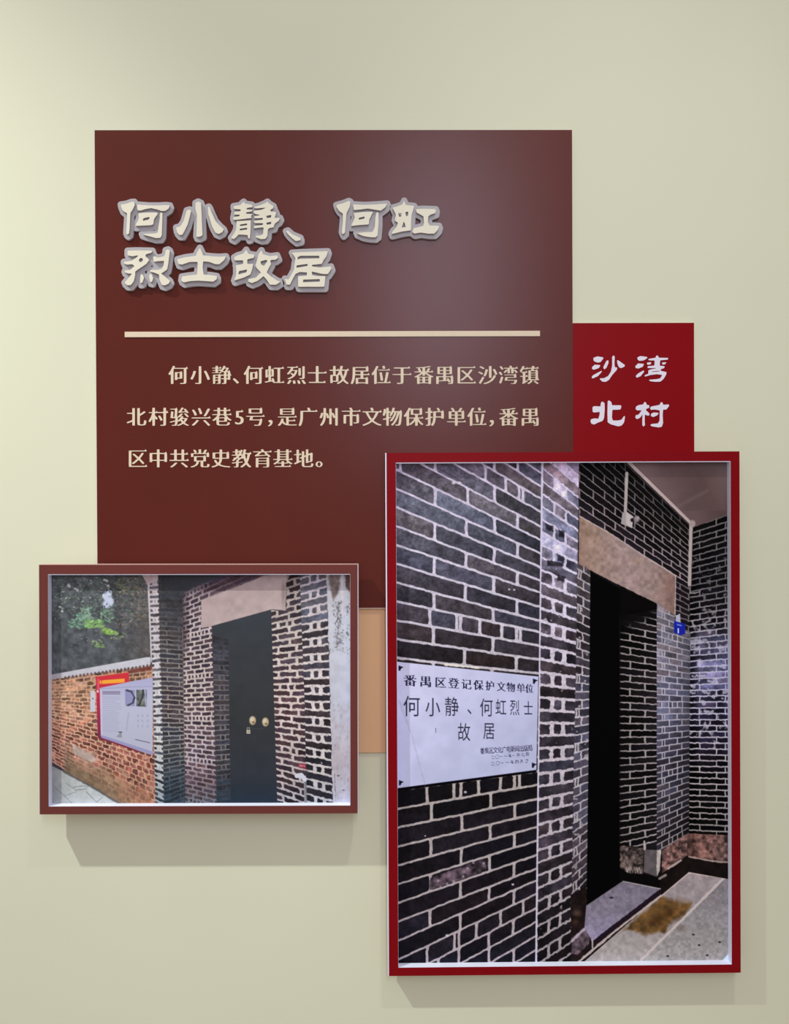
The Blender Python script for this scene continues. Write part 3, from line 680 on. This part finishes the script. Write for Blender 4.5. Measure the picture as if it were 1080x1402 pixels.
    def ja(i):
        c = i-6; y = 655+c*24
        if c in sp: xs = sp[c]
        elif c == -3: xs = [548, 665, 692.7, 711.5, 717]
        else:
            d = np.interp(c, [0, 26], [0, 9.5])
            xs = [595.7-d*0.8, 677.4-d*0.9] if c % 2 == 0 else [543.5-40, 639-d, 709.5-d*0.7]
            if c == -1: xs = [548, 640.5, 709.5]
            if c == 7: xs = sp[7]
        return [xa_(x, y) for x in xs]
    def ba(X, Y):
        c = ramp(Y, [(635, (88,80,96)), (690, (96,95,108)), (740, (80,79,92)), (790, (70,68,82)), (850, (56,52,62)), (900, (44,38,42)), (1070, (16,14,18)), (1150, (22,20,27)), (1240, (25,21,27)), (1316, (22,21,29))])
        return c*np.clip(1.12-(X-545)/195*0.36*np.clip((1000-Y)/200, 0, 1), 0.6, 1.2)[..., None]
    k.bricks([(535,625),(741,625),(739,800),(736.5,1000),(732.5,1325),(535,1325)], ((541,635),(544,1318)), ((741,635),(733,1315)), La, Ra, ja,
             lambda Y: np.interp(Y, [640, 900, 1316], [3.0, 3.4, 2.7]), lambda Y: np.interp(Y, [640, 900, 1316], [3.6, 4.2, 3.4]), ba,
             lambda X, Y: ramp(Y, [(640, (184,174,198)), (760, (190,184,204)), (900, (178,172,186)), (1060, (160,152,152)), (1316, (164,154,164))]), 2.4, 0.6, 0.22, 17, wsc=7, nz=0.34)
    k.poly([(588.6,1202),(664,1175),(666,1192),(588,1219)], (74,62,72), alpha=0.9, aa=0.9, wob=1.0, wsc=5, nz=1.3, nsc=7, seed=71)
    for x, y in ((603,1215),(612,1210),(621,1207),(634,1200),(640,1189),(662,1182),(600,1206),(648,1181)): k.blob(x, y, 2.2, 3.0, (168,156,170), 0.7, 0.7, 0.5)
    for x, y, r in ((621,661,3.5),(629,661,3.5),(697,807,2.0),(704,807.5,2.0),(637,1084.5,2.6),(582,1144.5,1.4),(702,1211,2.4),(612,1281,3.0)):
        k.blob(x, y, r, r*0.8, (196,188,204), 0.85, 0.5)
    k.line([(600,641),(640,664)], 2.0, (60,56,64), 0.5, 1.0)
    k.poly([(608,908),(656,913),(656,916),(608,911)], (206,200,196), wob=1.2, seed=73)
    # stone plaque
    k.poly([(538,907),(737.5,927.5),(734.5,1057.5),(538,1084)], (6,5,12))
    k.poly([(540,905.6),(737,926.3),(734.2,1054),(540,1079.6)], lambda X, Y: ramp(X*0.4+Y*0.6, [(760, (190,190,220)), (830, (180,182,216)), (900, (170,174,208)), (940, (172,176,208))]), nz=0.05, nsc=18, seed=81)
    k.line([(546,958),(564,1008),(582,1075)], 1.6, (150,146,176), 0.45, 1.2, aa=2.5); k.line([(596.5,997),(596.5,1003)], 1.0, (60,55,90), 0.7)
    for x, y in ((548.5,915),(732.5,933),(731,1048),(549,1072)):
        k.poly([(x-3,y-4),(x+4,y-1.5),(x+1,y),(x-1,y+3.5),(x-3,y+3)], (22,18,34))
    ink1 = (34, 30, 66)
    Z = lambda x, y: (510+x/4.154, 850+y/4.154)
    for ch, x, wd in zip('番禺区登记保护文物单位', (211,300,384,460,532,600,665,730,785,842,890), (74,70,66,64,60,58,54,52,50,50,46)):
        y = 338+(x-211)*46/679; cx, cy = Z(x, y); k.text(ch, cx, cy, wd/4.154, np.interp(x, [211, 890], [70, 56])/4.154, ink1, 0.066)
    for ch, x, y, wd, ht in (('何',222,485,100,126),('小',342,490,88,116),('静',450,487,84,116),('、',575,488,80,100),('何',647,493,78,110),('虹',729,491,66,98),('烈',808,493,58,94),('士',885,497,56,88),('故',520,632,76,110),('居',662,625,70,104)):
        cx, cy = Z(x, y); k.text(ch, cx, cy, wd/4.154, ht/4.154, (40,38,62), 0.02, False)
    for n, ch in enumerate('番禺区文化广电新闻出版局'):
        x = 624+n*24.8; cx, cy = Z(x, 740-n*1.6)
        k.text(ch, cx, cy, 27/4.154, 38/4.154, ink1, -0.05, False); k.text(ch, cx+0.3, cy, 26/4.154, 38/4.154, ink1, -0.05, False, 0.5)
    for n, ch in enumerate('二〇一一年一月公布'):
        cx, cy = Z(684+n*24.4, 776-n*2.2); k.text(ch, cx, cy, 23/4.154, 25/4.154, ink1, -0.08, False)
    for n, ch in enumerate('二〇一一年四月立'):
        cx, cy = Z(684+n*27.6, 812-n*2.2); k.text(ch, cx, cy, 23/4.154, 25/4.154, ink1, -0.08, False)
    k.rgb *= 1.16
    return k

def paint_small(PX, PY):
    k = Ink(PX, PY, (66, 68, 78))  # dark inks lifted: the glossy reflection's wash is painted into these colours
    rs_ = np.random.RandomState(7)
    # trees
    k.poly([(60,780),(212,780),(212,915),(60,940)], lambda X, Y: ramp(X, [(70, (88,92,98)), (160, (88,92,98)), (205, (94,90,92))]), nz=0.36, nsc=7, seed=5)
    def leaves(n, x0, x1, y0, y1, cols, r0, r1, al=0.7, cond=None):
        for _ in range(n):
            x, y = rs_.uniform(x0, x1), rs_.uniform(y0, y1)
            if cond and not cond(x, y): continue
            c = np.array(cols[rs_.randint(len(cols))])*rs_.uniform(0.8, 1.15)
            k.blob(x, y, rs_.uniform(r0, r1), rs_.uniform(r0, r1)*0.5, c, al*rs_.uniform(0.5, 1), 0.6, rs_.uniform(-0.9, 0.9))
    low = lambda x, y: y < 912-(x-72)*0.12
    leaves(620, 72, 205, 790, 850, [(116,132,122), (98,122,106), (142,150,146), (76,82,86), (70,74,80)], 1.2, 3.6, 0.75, low)
    leaves(160, 72, 205, 850, 905, [(94,100,102), (82,88,92), (106,110,112), (78,82,88)], 1.5, 4.0, 0.4, low)
    leaves(130, 76, 150, 793, 838, [(160,168,164), (182,186,188), (120,150,130), (150,170,152)], 0.9, 2.6, 0.85)
    leaves(260, 158, 204, 790, 860, [(150,130,122), (128,110,104), (106,92,90), (172,152,142), (88,96,80), (64,60,62)], 1.2, 3.6, 0.65)
    leaves(60, 160, 190, 790, 812, [(136,140,96), (120,130,84), (170,158,130)], 1.2, 3.2, 0.65)
    leaves(80, 155, 204, 855, 898, [(110,98,96), (92,84,84), (132,118,112)], 1.0, 3.0, 0.5, low)
    leaves(70, 140, 200, 790, 870, [(62,62,68), (68,64,68)], 2.0, 4.0, 0.45)
    for (x, y, rx, ry) in ((147,818,7,10),(145,828,6,7),(150,812,4,6),(152,824,5,8),(142,816,3,4)): k.blob(x, y, rx, ry, (206,214,240), 0.95, 0.5)
    for x, y in ((94,801),(95,803),(103,806),(106,808),(146,795),(82,831),(85,837),(143,794),(148,802)): k.blob(x, y, 2.6, 2.2, (206,204,212), 0.9, 0.6)
    leaves(18, 138, 156, 806, 834, [(60,66,72), (50,56,62)], 1.2, 3.0, 0.9)
    leaves(110, 94, 124, 832, 860, [(130,176,150), (110,156,134), (150,192,170)], 1.8, 4.5, 0.95, lambda x, y: abs(y-866+(x-90)*0.75) < 13)
    leaves(30, 112, 130, 832, 848, [(124,160,140), (150,176,158)], 2.0, 5.0, 0.7)
    leaves(60, 116, 141, 849, 859, [(132,178,108), (148,196,116), (104,146,92), (172,208,140)], 2.0, 4.6, 0.9)
    leaves(60, 138, 160, 860, 869, [(138,182,92), (158,204,102), (112,150,84), (176,216,130)], 2.0, 4.8, 0.9, lambda x, y: abs(y-861-(x-138)*0.38) < 4)
    leaves(22, 152, 172, 866, 876, [(112,140,96), (140,160,116), (150,160,140)], 1.4, 3.4, 0.8)
    leaves(26, 126, 142, 878, 887, [(140,176,112), (160,196,130), (112,150,96)], 1.4, 3.6, 0.85)
    leaves(45, 138, 156, 834, 852, [(116,156,134), (146,180,154)], 1.5, 3.8, 0.85)
    leaves(14, 108, 140, 862, 880, [(170,168,180), (150,150,160)], 1.2, 3.0, 0.7)
    leaves(30, 96, 112, 878, 902, [(112,114,122), (96,98,108)], 1.0, 3.0, 0.6)
    # coping and orange brick garden wall
    def bo(X, Y):
        a = ramp(Y, [(925, (144,104,94)), (945, (176,128,106)), (975, (166,110,92)), (1010, (150,86,76)), (1050, (154,88,80)), (1100, (150,92,76))])
        return a*0.84+a.mean(-1, keepdims=True)*0.16*1.02
    Ls = [925+4.2*j for j in range(46)]; Rs = [952+(l-952)*1.95 for l in Ls]
    k.bricks([(60,926),(209,910),(214,1110),(175,1110),(60,1036)], ((72,900),(72,1100)), ((211,900),(211,1100)), Ls, Rs,
             lambda i: [((n+(0.5 if i % 2 else 0.0)+0.22*((i*7) % 5)/5)/13.5)**0.82 for n in range(0, 15)], 1.5, 1.5, bo,
             lambda X, Y: ramp(Y, [(930, (206,164,134)), (980, (222,184,156)), (1040, (216,168,146)), (1100, (184,146,120))]), 1.0, 0.9, 0.3, 61, patch=0.34, nz=0.35)
    # worn plaster near the foot of the wall
    foot = lambda X, Y: ramp(X, [(72, (128,108,98)), (110, (160,134,112)), (150, (162,138,112)), (200, (172,122,98))])
    k.poly([(88,1020),(108,1038),(140,1048),(170,1072),(205,1086),(214,1110),(160,1110),(88,1062)], foot, aa=9, alpha=0.62, wob=9, wsc=9, nz=0.35, nsc=10, seed=71)
    k.poly([(100,1020),(118,1028),(136,1040),(134,1044),(114,1040),(100,1030)], (188,174,168), aa=4, alpha=0.9, wob=3, wsc=7, nz=0.2, seed=72)
    k.poly([(90,1040),(130,1062),(172,1098),(166,1104),(88,1062)], (112,98,80), aa=8, alpha=0.6, wob=3, nz=0.4, seed=73)
    for x, y, r in ((165,1054,7),(172,1060,6),(150,1042,6),(131,1052,4)): k.blob(x, y, r, r*0.7, (184,150,128), 0.7, 0.8)
    # paving
    k.poly([(60,1044),(72,1049),(88,1057),(120,1074),(165,1101),(165,1112),(60,1112)], lambda X, Y: ramp(X, [(71, (150,152,156)), (100, (188,194,198)), (165, (196,202,206))]), nz=0.08, nsc=6, seed=75)
    k.line([(88,1057),(120,1074),(165,1101)], 3.0, (92,90,90), 0.8, 0.8)
    for p in ([(72,1075),(84,1086),(100,1101)], [(90,1072),(104,1082),(118,1080)], [(100,1078),(112,1076),(124,1077)], [(118,1084),(132,1098),(140,1092)], [(88,1090),(104,1084)]): k.line(p, 1.0, (124,128,134), 0.8, 0.3)
    # coping
    k.poly([(60,924.8),(71,923.6),(201,899.8),(206,900),(206,911),(72,930),(60,931)], lambda X, Y: ramp(X, [(72, (176,170,182)), (90, (198,196,210)), (205, (206,206,220))]), nz=0.05)
    for n in range(24):
        x = 88+n*5.1; y = 929.5-(x-72)*0.142
        k.poly([(x,y-1.2),(x+2.8,y-1.6),(x+2.8,y+2.0),(x,y+2.4)], (92,78,80), alpha=.85, wob=0.4)
    k.poly([(175,918),(208,912),(208,917),(176,922)], (124,72,66), nz=0.3); k.line([(176,923),(208,919)], 1.6, (196,160,140), 0.8, 0.6)
    # info board in the picture
    k.poly([(131,926.5),(176,920.5),(177.5,936),(137,941.5),(139,1006),(192,1026),(192,1030.5),(134,1010.5)], lambda X, Y: ramp(Y, [(925, (212,58,70)), (960, (184,50,84)), (1000, (140,50,84)), (1028, (126,44,62))]))
    k.poly([(177,933.5),(209,927.5),(209,1034),(190,1028),(138,1008),(136.5,942)], lambda X, Y: ramp(Y, [(930, (178,178,218)), (960, (192,194,222)), (1020, (186,188,214))]))
    k.line([(138,943),(178,940.5),(209,940)], 0.9, (150,150,190), 0.8)
    k.poly([(138,1006),(209,1029),(209,1034),(139,1010)], (158,156,200)); k.line([(138.3,945),(139.4,1006)], 1.6, (214,196,226))
    k.poly([(139.5,931.5),(170.5,929),(170.5,934.3),(139.5,936.5)], (250,176,66)); k.blob(137.5, 934, 1.6, 3.5, (250,176,76), 1, 0.5)
    for x in range(142, 170, 3): k.line([(x,932),(x,936)], 0.5, (240,130,60), 0.6)
    k.line([(134.5,930),(134.5,948)], 2.0, (240,120,140), 0.7); k.blob(133.6, 946.5, 1.8, 1.8, (250,220,230), 1, 0.5)
    k.poly([(171,944.5),(184.5,944.5),(184.8,967),(171.5,966.5)], (150,152,196)); k.line([(173,945),(180,947),(184,955),(182,962),(175,966)], 2.4, (70,68,92), 0.9, 0.7)
    k.poly([(186.5,944.5),(201,944.5),(201,968),(186.5,967)], (110,116,112), nz=0.6, nsc=5, seed=77); k.line([(196,945),(195,955),(190,966)], 2.4, (60,58,74), 0.9, 0.6); k.line([(198.5,945),(200,967)], 1.6, (180,180,226), 0.9)
    k.line([(141,947.5),(164,947.5)], 1.8, (124,110,138), 0.85); k.line([(141,950),(164,950)], 1.6, (124,110,138), 0.75)
    for y in np.arange(954, 1001, 2.6):
        k.line([(141,y),(141+rs_.uniform(18, 25),y+1.2)], 0.7, (150,152,186), 0.6)
    for x in (189, 195, 202):
        for y in (980, 987, 994): k.blob(x, y, 1.4, 2.6, (150,150,180), 0.7, 0.8)
    k.line([(176,976),(173,1000)], 1.6, (166,166,194), 0.7)
    k.poly([(159,1009),(167,1010),(166,1002)], (150,150,166)); k.line([(163,1002.5),(166.5,1002.5)], 1.6, (70,66,80), 0.9)
    k.line([(185.5,1012.5),(205,1017)], 1.0, (80,76,96), 0.9)
    k.poly([(124,946),(130,946),(130.3,974.5),(123.5,974.5)], (206,206,224)); k.blob(127, 956.5, 1.2, 1.4, (70,70,90), 0.9, 0.5); k.line([(123.8,975.5),(130.5,975.5)], 1.0, (90,66,62), 0.7)
    # lit pier edge
    k.poly([(190,780),(215,780),(215,800),(203,802)], (190,170,176), nz=0.08); k.poly([(208,784),(217,784),(216,799),(210,802)], (196,178,180))
    k.line([(203.3,800),(205.5,850),(208,905)], 3.0, (200,196,206), 1, 0.4)
    Lh = [802+6.25*j for j in range(0, 52)]; Rh = [l-1+max(0, l-975)*0.05 for l in Lh]
    mortar_l = lambda X, Y: ramp(Y, [(790, (196,184,190)), (950, (214,212,220)), (1040, (206,208,212)), (1100, (150,160,170))])
    k.bricks([(204.5,800),(217,794),(219.5,900),(221.5,950),(225,1110),(213,1110),(209,930)], ((204.5,800),(214,1100)), ((217,800),(224,1100)), Lh, Rh, lambda i: [] if i % 2 == 0 else [0.42, 0.72], 2.6, 3.2,
             lambda X, Y: ramp(Y, [(800, (88,80,88)), (900, (92,90,98)), (1000, (82,82,92)), (1100, (58,64,74))]), mortar_l, 1.3, 0.6, 0.25, 81)
    # shaded pier face
    Li = [800+6.3*j for j in range(0, 52)]; Ri = [l+2-max(0, l-980)*0.11 for l in Li]
    k.bricks([(216,780),(252,780),(251,830),(250,900),(252,1000),(254,1110),(225,1110),(221.5,950),(219.5,900)], ((218,800),(225,1100)), ((250,800),(253,1100)), Li, Ri, lambda i: [0.28] if i % 2 == 0 else [0.8], 1.7, 1.6,
             lambda X, Y: ramp(Y, [(790, (64,66,72)), (900, (68,64,70)), (960, (76,68,76)), (1030, (62,64,72)), (1100, (44,56,68))]),
             lambda X, Y: ramp(Y, [(820, (96,98,104)), (880, (128,126,128)), (960, (160,150,148)), (1010, (150,148,152)), (1060, (104,112,120))]), 0.8, 0.6, 0.15, 82,
             fade=lambda X, Y: np.clip((Y-815)/60, 0, 1)*np.clip(1.15-(X-218)/34*np.clip((930-Y)/60, 0, 1)*0.7, 0, 1)*np.clip((1112-Y)/60, 0.35, 1))
    # wall left of the door
    Lj = [974+6.15*j for j in range(-30, 22)]; Rj = [974+6.75*j-(0 if j > -18 else (-18-j)*0.5) for j in range(-30, 22)]
    def jj(i): return [0.12, 0.24, 0.36, 0.48, 0.6, 0.72, 0.86] if i % 9 == 4 else ([0.08, 0.36, 0.68] if i % 2 else [0.24, 0.56, 0.9])
    k.bricks([(250,812),(268,802),(335,780),(395,780),(362,789),(276,823),(276,858),(290,857),(297,1110),(254,1110),(252,1000)], ((250,800),(254,1100)), ((290,800),(297,1100)), Lj, Rj, jj, 2.2, 2.2,
             lambda X, Y: ramp(Y, [(800, (76,62,74)), (900, (78,66,74)), (1000, (84,70,82)), (1060, (92,72,82)), (1100, (70,66,76))]),
             lambda X, Y: ramp(Y, [(790, (130,116,126)), (840, (192,178,184)), (960, (206,192,190)), (1040, (190,180,192)), (1070, (140,124,134)), (1100, (110,112,122))]), 1.2, 0.6, 0.2, 83, patch=0.2,
             fade=lambda X, Y: np.clip(0.35+(Y-795)/35, 0.2, 1)*np.clip((X-247)/14+np.clip((Y-880)/60, 0, 1), 0.15, 1))
    k.line([(250,860),(251,940),(252.5,1040)], 1.0, (150,128,112), 0.6)
    k.poly([(226,780),(300,780),(250,814),(226,812)], (60,62,68), alpha=0.75, aa=14)
    # wall right of the door and the outer pier
    Lk = [836+7.4*j for j in range(-8, 42)]; Rk = [786+np.interp(j, [0, 8, 42], [-0.0, 59, 59+34*8.25]) for j in range(-8, 42)]
    Lk = [945+8.3*j for j in range(-22, 20)]; Rk = [945+9.1*j for j in range(-22, 20)]
    def jk(i): return ([0.22, 0.5, 0.72] if i % 5 == 1 else [0.2, 0.82]) if i % 2 else [0.58]
    k.bricks([(371,835),(392,838),(391,780),(411,780),(413,860),(417,960),(420,1110),(380,1110)], ((371,835),(380,1100)), ((412,835),(419,1100)), Lk, Rk, jk, 2.8, 3.2,
             lambda X, Y: ramp(Y, [(790, (52,44,48)), (860, (72,64,72)), (960, (78,60,68)), (1030, (74,58,68)), (1100, (44,42,50))]),
             lambda X, Y: ramp(Y, [(790, (150,136,136)), (860, (206,194,192)), (960, (222,206,204)), (1060, (196,184,188)), (1100, (178,176,186))]), 1.4, 0.9, 0.2, 84, patch=0.2)
    Ln = [796+8.35*j for j in range(-2, 44)]; Rn = [793+8.75*j for j in range(-2, 44)]
    Ln = [950+10.5*j for j in range(-17, 16)]; Rn = [950+11.3*j for j in range(-17, 16)]
    k.bricks([(410,780),(447,780),(449,860),(452,960),(456,1110),(420,1110),(417,960),(413,860)], ((411,790),(419,1100)), ((447,790),(456,1100)), Ln, Rn, lambda i: [] if i % 2 else [0.36, 0.66], 2.8,
             lambda Y: np.interp(Y, [790, 850, 1100], [3.0, 5.5, 4.5]),
             lambda X, Y: ramp(Y, [(790, (86,82,92)), (830, (98,98,112)), (870, (70,66,74)), (960, (66,58,66)), (1020, (50,46,54)), (1100, (40,40,50))]),
             lambda X, Y: ramp(Y, [(790, (190,180,196)), (860, (214,204,208)), (960, (222,212,216)), (1060, (206,200,204)), (1100, (180,182,194))]), 1.6, 0.9, 0.2, 85, patch=0.16)
    # lintel
    k.poly([(275.5,822),(310,809),(362,788),(392,784),(391,836),(372,834.5),(290,857.5),(275.5,860)], lambda X, Y: ramp(Y-0.27*(372-X), [(770, (176,156,158)), (800, (182,162,164)), (850, (188,170,172))]), nz=0.08, nsc=10, wob=0.5, seed=87)
    k.blob(388, 812, 4, 24, (128,112,108), 0.6, 0.8)
    # dark door and its reveal
    k.poly([(290,857),(371,834.5),(374,930),(380,1112),(297,1112)], lambda X, Y: ramp(Y, [(840, (64,68,76)), (980, (58,60,64)), (1060, (54,58,68)), (1100, (40,52,66))]), nz=0.05, nsc=14, seed=88)
    Lr = [862+6.9*j for j in range(0, 36)]
    k.bricks([(290.5,870),(313,876),(314,1000),(316,1110),(297,1110)], ((290,860),(297,1100)), ((312,860),(316,1100)), Lr, [l+np.interp(l, [870, 960, 1080], [2, 0, -3]) for l in Lr], lambda i: [0.4, 0.7] if i % 2 else [], 1.5, 1.6,
             lambda X, Y: ramp(Y, [(870, (62,62,70)), (960, (70,66,74)), (1050, (62,62,70)), (1100, (44,54,66))]), lambda X, Y: ramp(Y, [(870, (84,84,90)), (930, (112,108,114)), (1040, (128,124,130)), (1090, (90,94,102))]), 0.7, 0.5, 0.15, 89,
             fade=lambda X, Y: np.clip((Y-868)/60, 0, 1)*np.clip((1085-Y)/40, 0.2, 1))
    for x, y in ((345.8,986.5),(363.3,988.5)):
        k.blob(x, y, 5.2, 7.0, (196,178,150), 1, 0.3); k.blob(x-1, y-1.5, 3.4, 4.0, (222,208,188), 0.9, 0.6); k.blob(x+1, y+2.5, 2.4, 2.2, (120,92,58), 0.8, 0.6)
    k.poly([(337.5,999.5),(342.5,999.5),(342.5,1004.5),(337.5,1004.5)], (196,190,176)); k.line([(338.5,999),(338.5,996.5),(341.5,996.5),(341.5,999)], 1.0, (150,146,140)); k.blob(340, 1002, 0.9, 1.2, (110,90,70), 1, 0.5)
    k.line([(344,997.5),(361,998)], 0.6, (84,84,90), 0.8)
    # white plaster strip
    k.poly([(446.5,780),(485,780),(485,1112),(456,1112),(453,1000),(450,880)], lambda X, Y: ramp(Y, [(790, (186,182,190)), (850, (204,206,220)), (960, (200,202,220)), (1040, (192,184,196)), (1100, (196,196,216))]), wob=1.6, wsc=5, nz=0.06, nsc=8, seed=91)
    k.poly([(450,784),(465,784),(465,800),(461,816),(456,824),(452,806)], (122,108,106), aa=3, wob=2.5, wsc=6, nz=0.35, seed=92)
    k.poly([(472,784),(480,784),(480,812),(474,806)], (96,74,70), aa=3, wob=2, nz=0.3, seed=93); k.line([(468,788),(469,840)], 2.0, (216,208,214), 0.8, 1.0)
    for n in range(160):
        x, y = rs_.normal(463, 3.2), rs_.uniform(824, 892); k.blob(x, y, rs_.uniform(0.7, 2.2), rs_.uniform(1.0, 2.8), (104,98,106), 0.6*rs_.uniform(0.3, 1), 0.6)
    for n in range(40):
        x, y = rs_.normal(476, 1.6), rs_.uniform(826, 895); k.blob(x, y, rs_.uniform(0.6, 2.0), rs_.uniform(0.8, 2.4), (96,90,100), 0.55*rs_.uniform(0.3, 1), 0.6)
    for n in range(120):
        x, y = rs_.uniform(456, 478), rs_.uniform(960, 1098); k.blob(x, y, rs_.uniform(0.8, 3.0), rs_.uniform(1.0, 5), [(150,140,154), (168,140,150), (140,136,146)][n % 3], 0.35*rs_.uniform(0.3, 1), 0.8)
    k.line([(458,1060),(459.5,1096)], 0.9, (110,106,116), 0.7, 0.6); k.blob(463, 1062, 3, 1.8, (96,80,84), 0.8, 0.7); k.blob(470, 1082, 3, 1.4, (96,92,112), 0.8, 0.7)
    # tap, pipe and red tag
    k.poly([(408,1044.5),(419,1046),(419,1053.5),(409,1051)], (150,58,78), alpha=0.9); k.line([(411,1048),(417,1049)], 1.6, (226,150,160), 0.9, 0.5)
    k.line([(417.5,1066),(418.5,1098)], 3.4, (124,126,132)); k.line([(416.6,1068),(417.4,1098)], 1.0, (166,168,174), 0.8)
    k.line([(406,1062),(413,1061.5),(417,1067)], 6.0, (214,216,236), 1, 0.8); k.blob(419, 1058, 4, 4, (60,56,66), 0.9, 0.5)
    return k

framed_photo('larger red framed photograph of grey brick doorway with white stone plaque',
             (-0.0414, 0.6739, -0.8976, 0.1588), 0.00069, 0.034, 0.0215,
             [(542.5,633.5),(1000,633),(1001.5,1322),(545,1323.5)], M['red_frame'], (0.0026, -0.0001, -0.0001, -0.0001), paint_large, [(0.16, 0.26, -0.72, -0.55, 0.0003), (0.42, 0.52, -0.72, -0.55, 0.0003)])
framed_photo('smaller brown framed photograph of dark door and orange brick garden wall',
             (-0.7301, -0.0971, -0.5593, -0.0630), -0.00404, 0.055, 0.026,
             [(66,787),(479.5,787),(479,1103.5),(66.5,1103.5)], M['brown_frame'], (0.0005, 0.0014, 0.0002, 0.0002), paint_small, [(-0.52, -0.44, -0.145, -0.085, 0.0124), (-0.30, -0.22, -0.145, -0.085, 0.0124), (-0.50, -0.40, -0.42, -0.30, 0.0003), (-0.32, -0.22, -0.42, -0.30, 0.0003)])
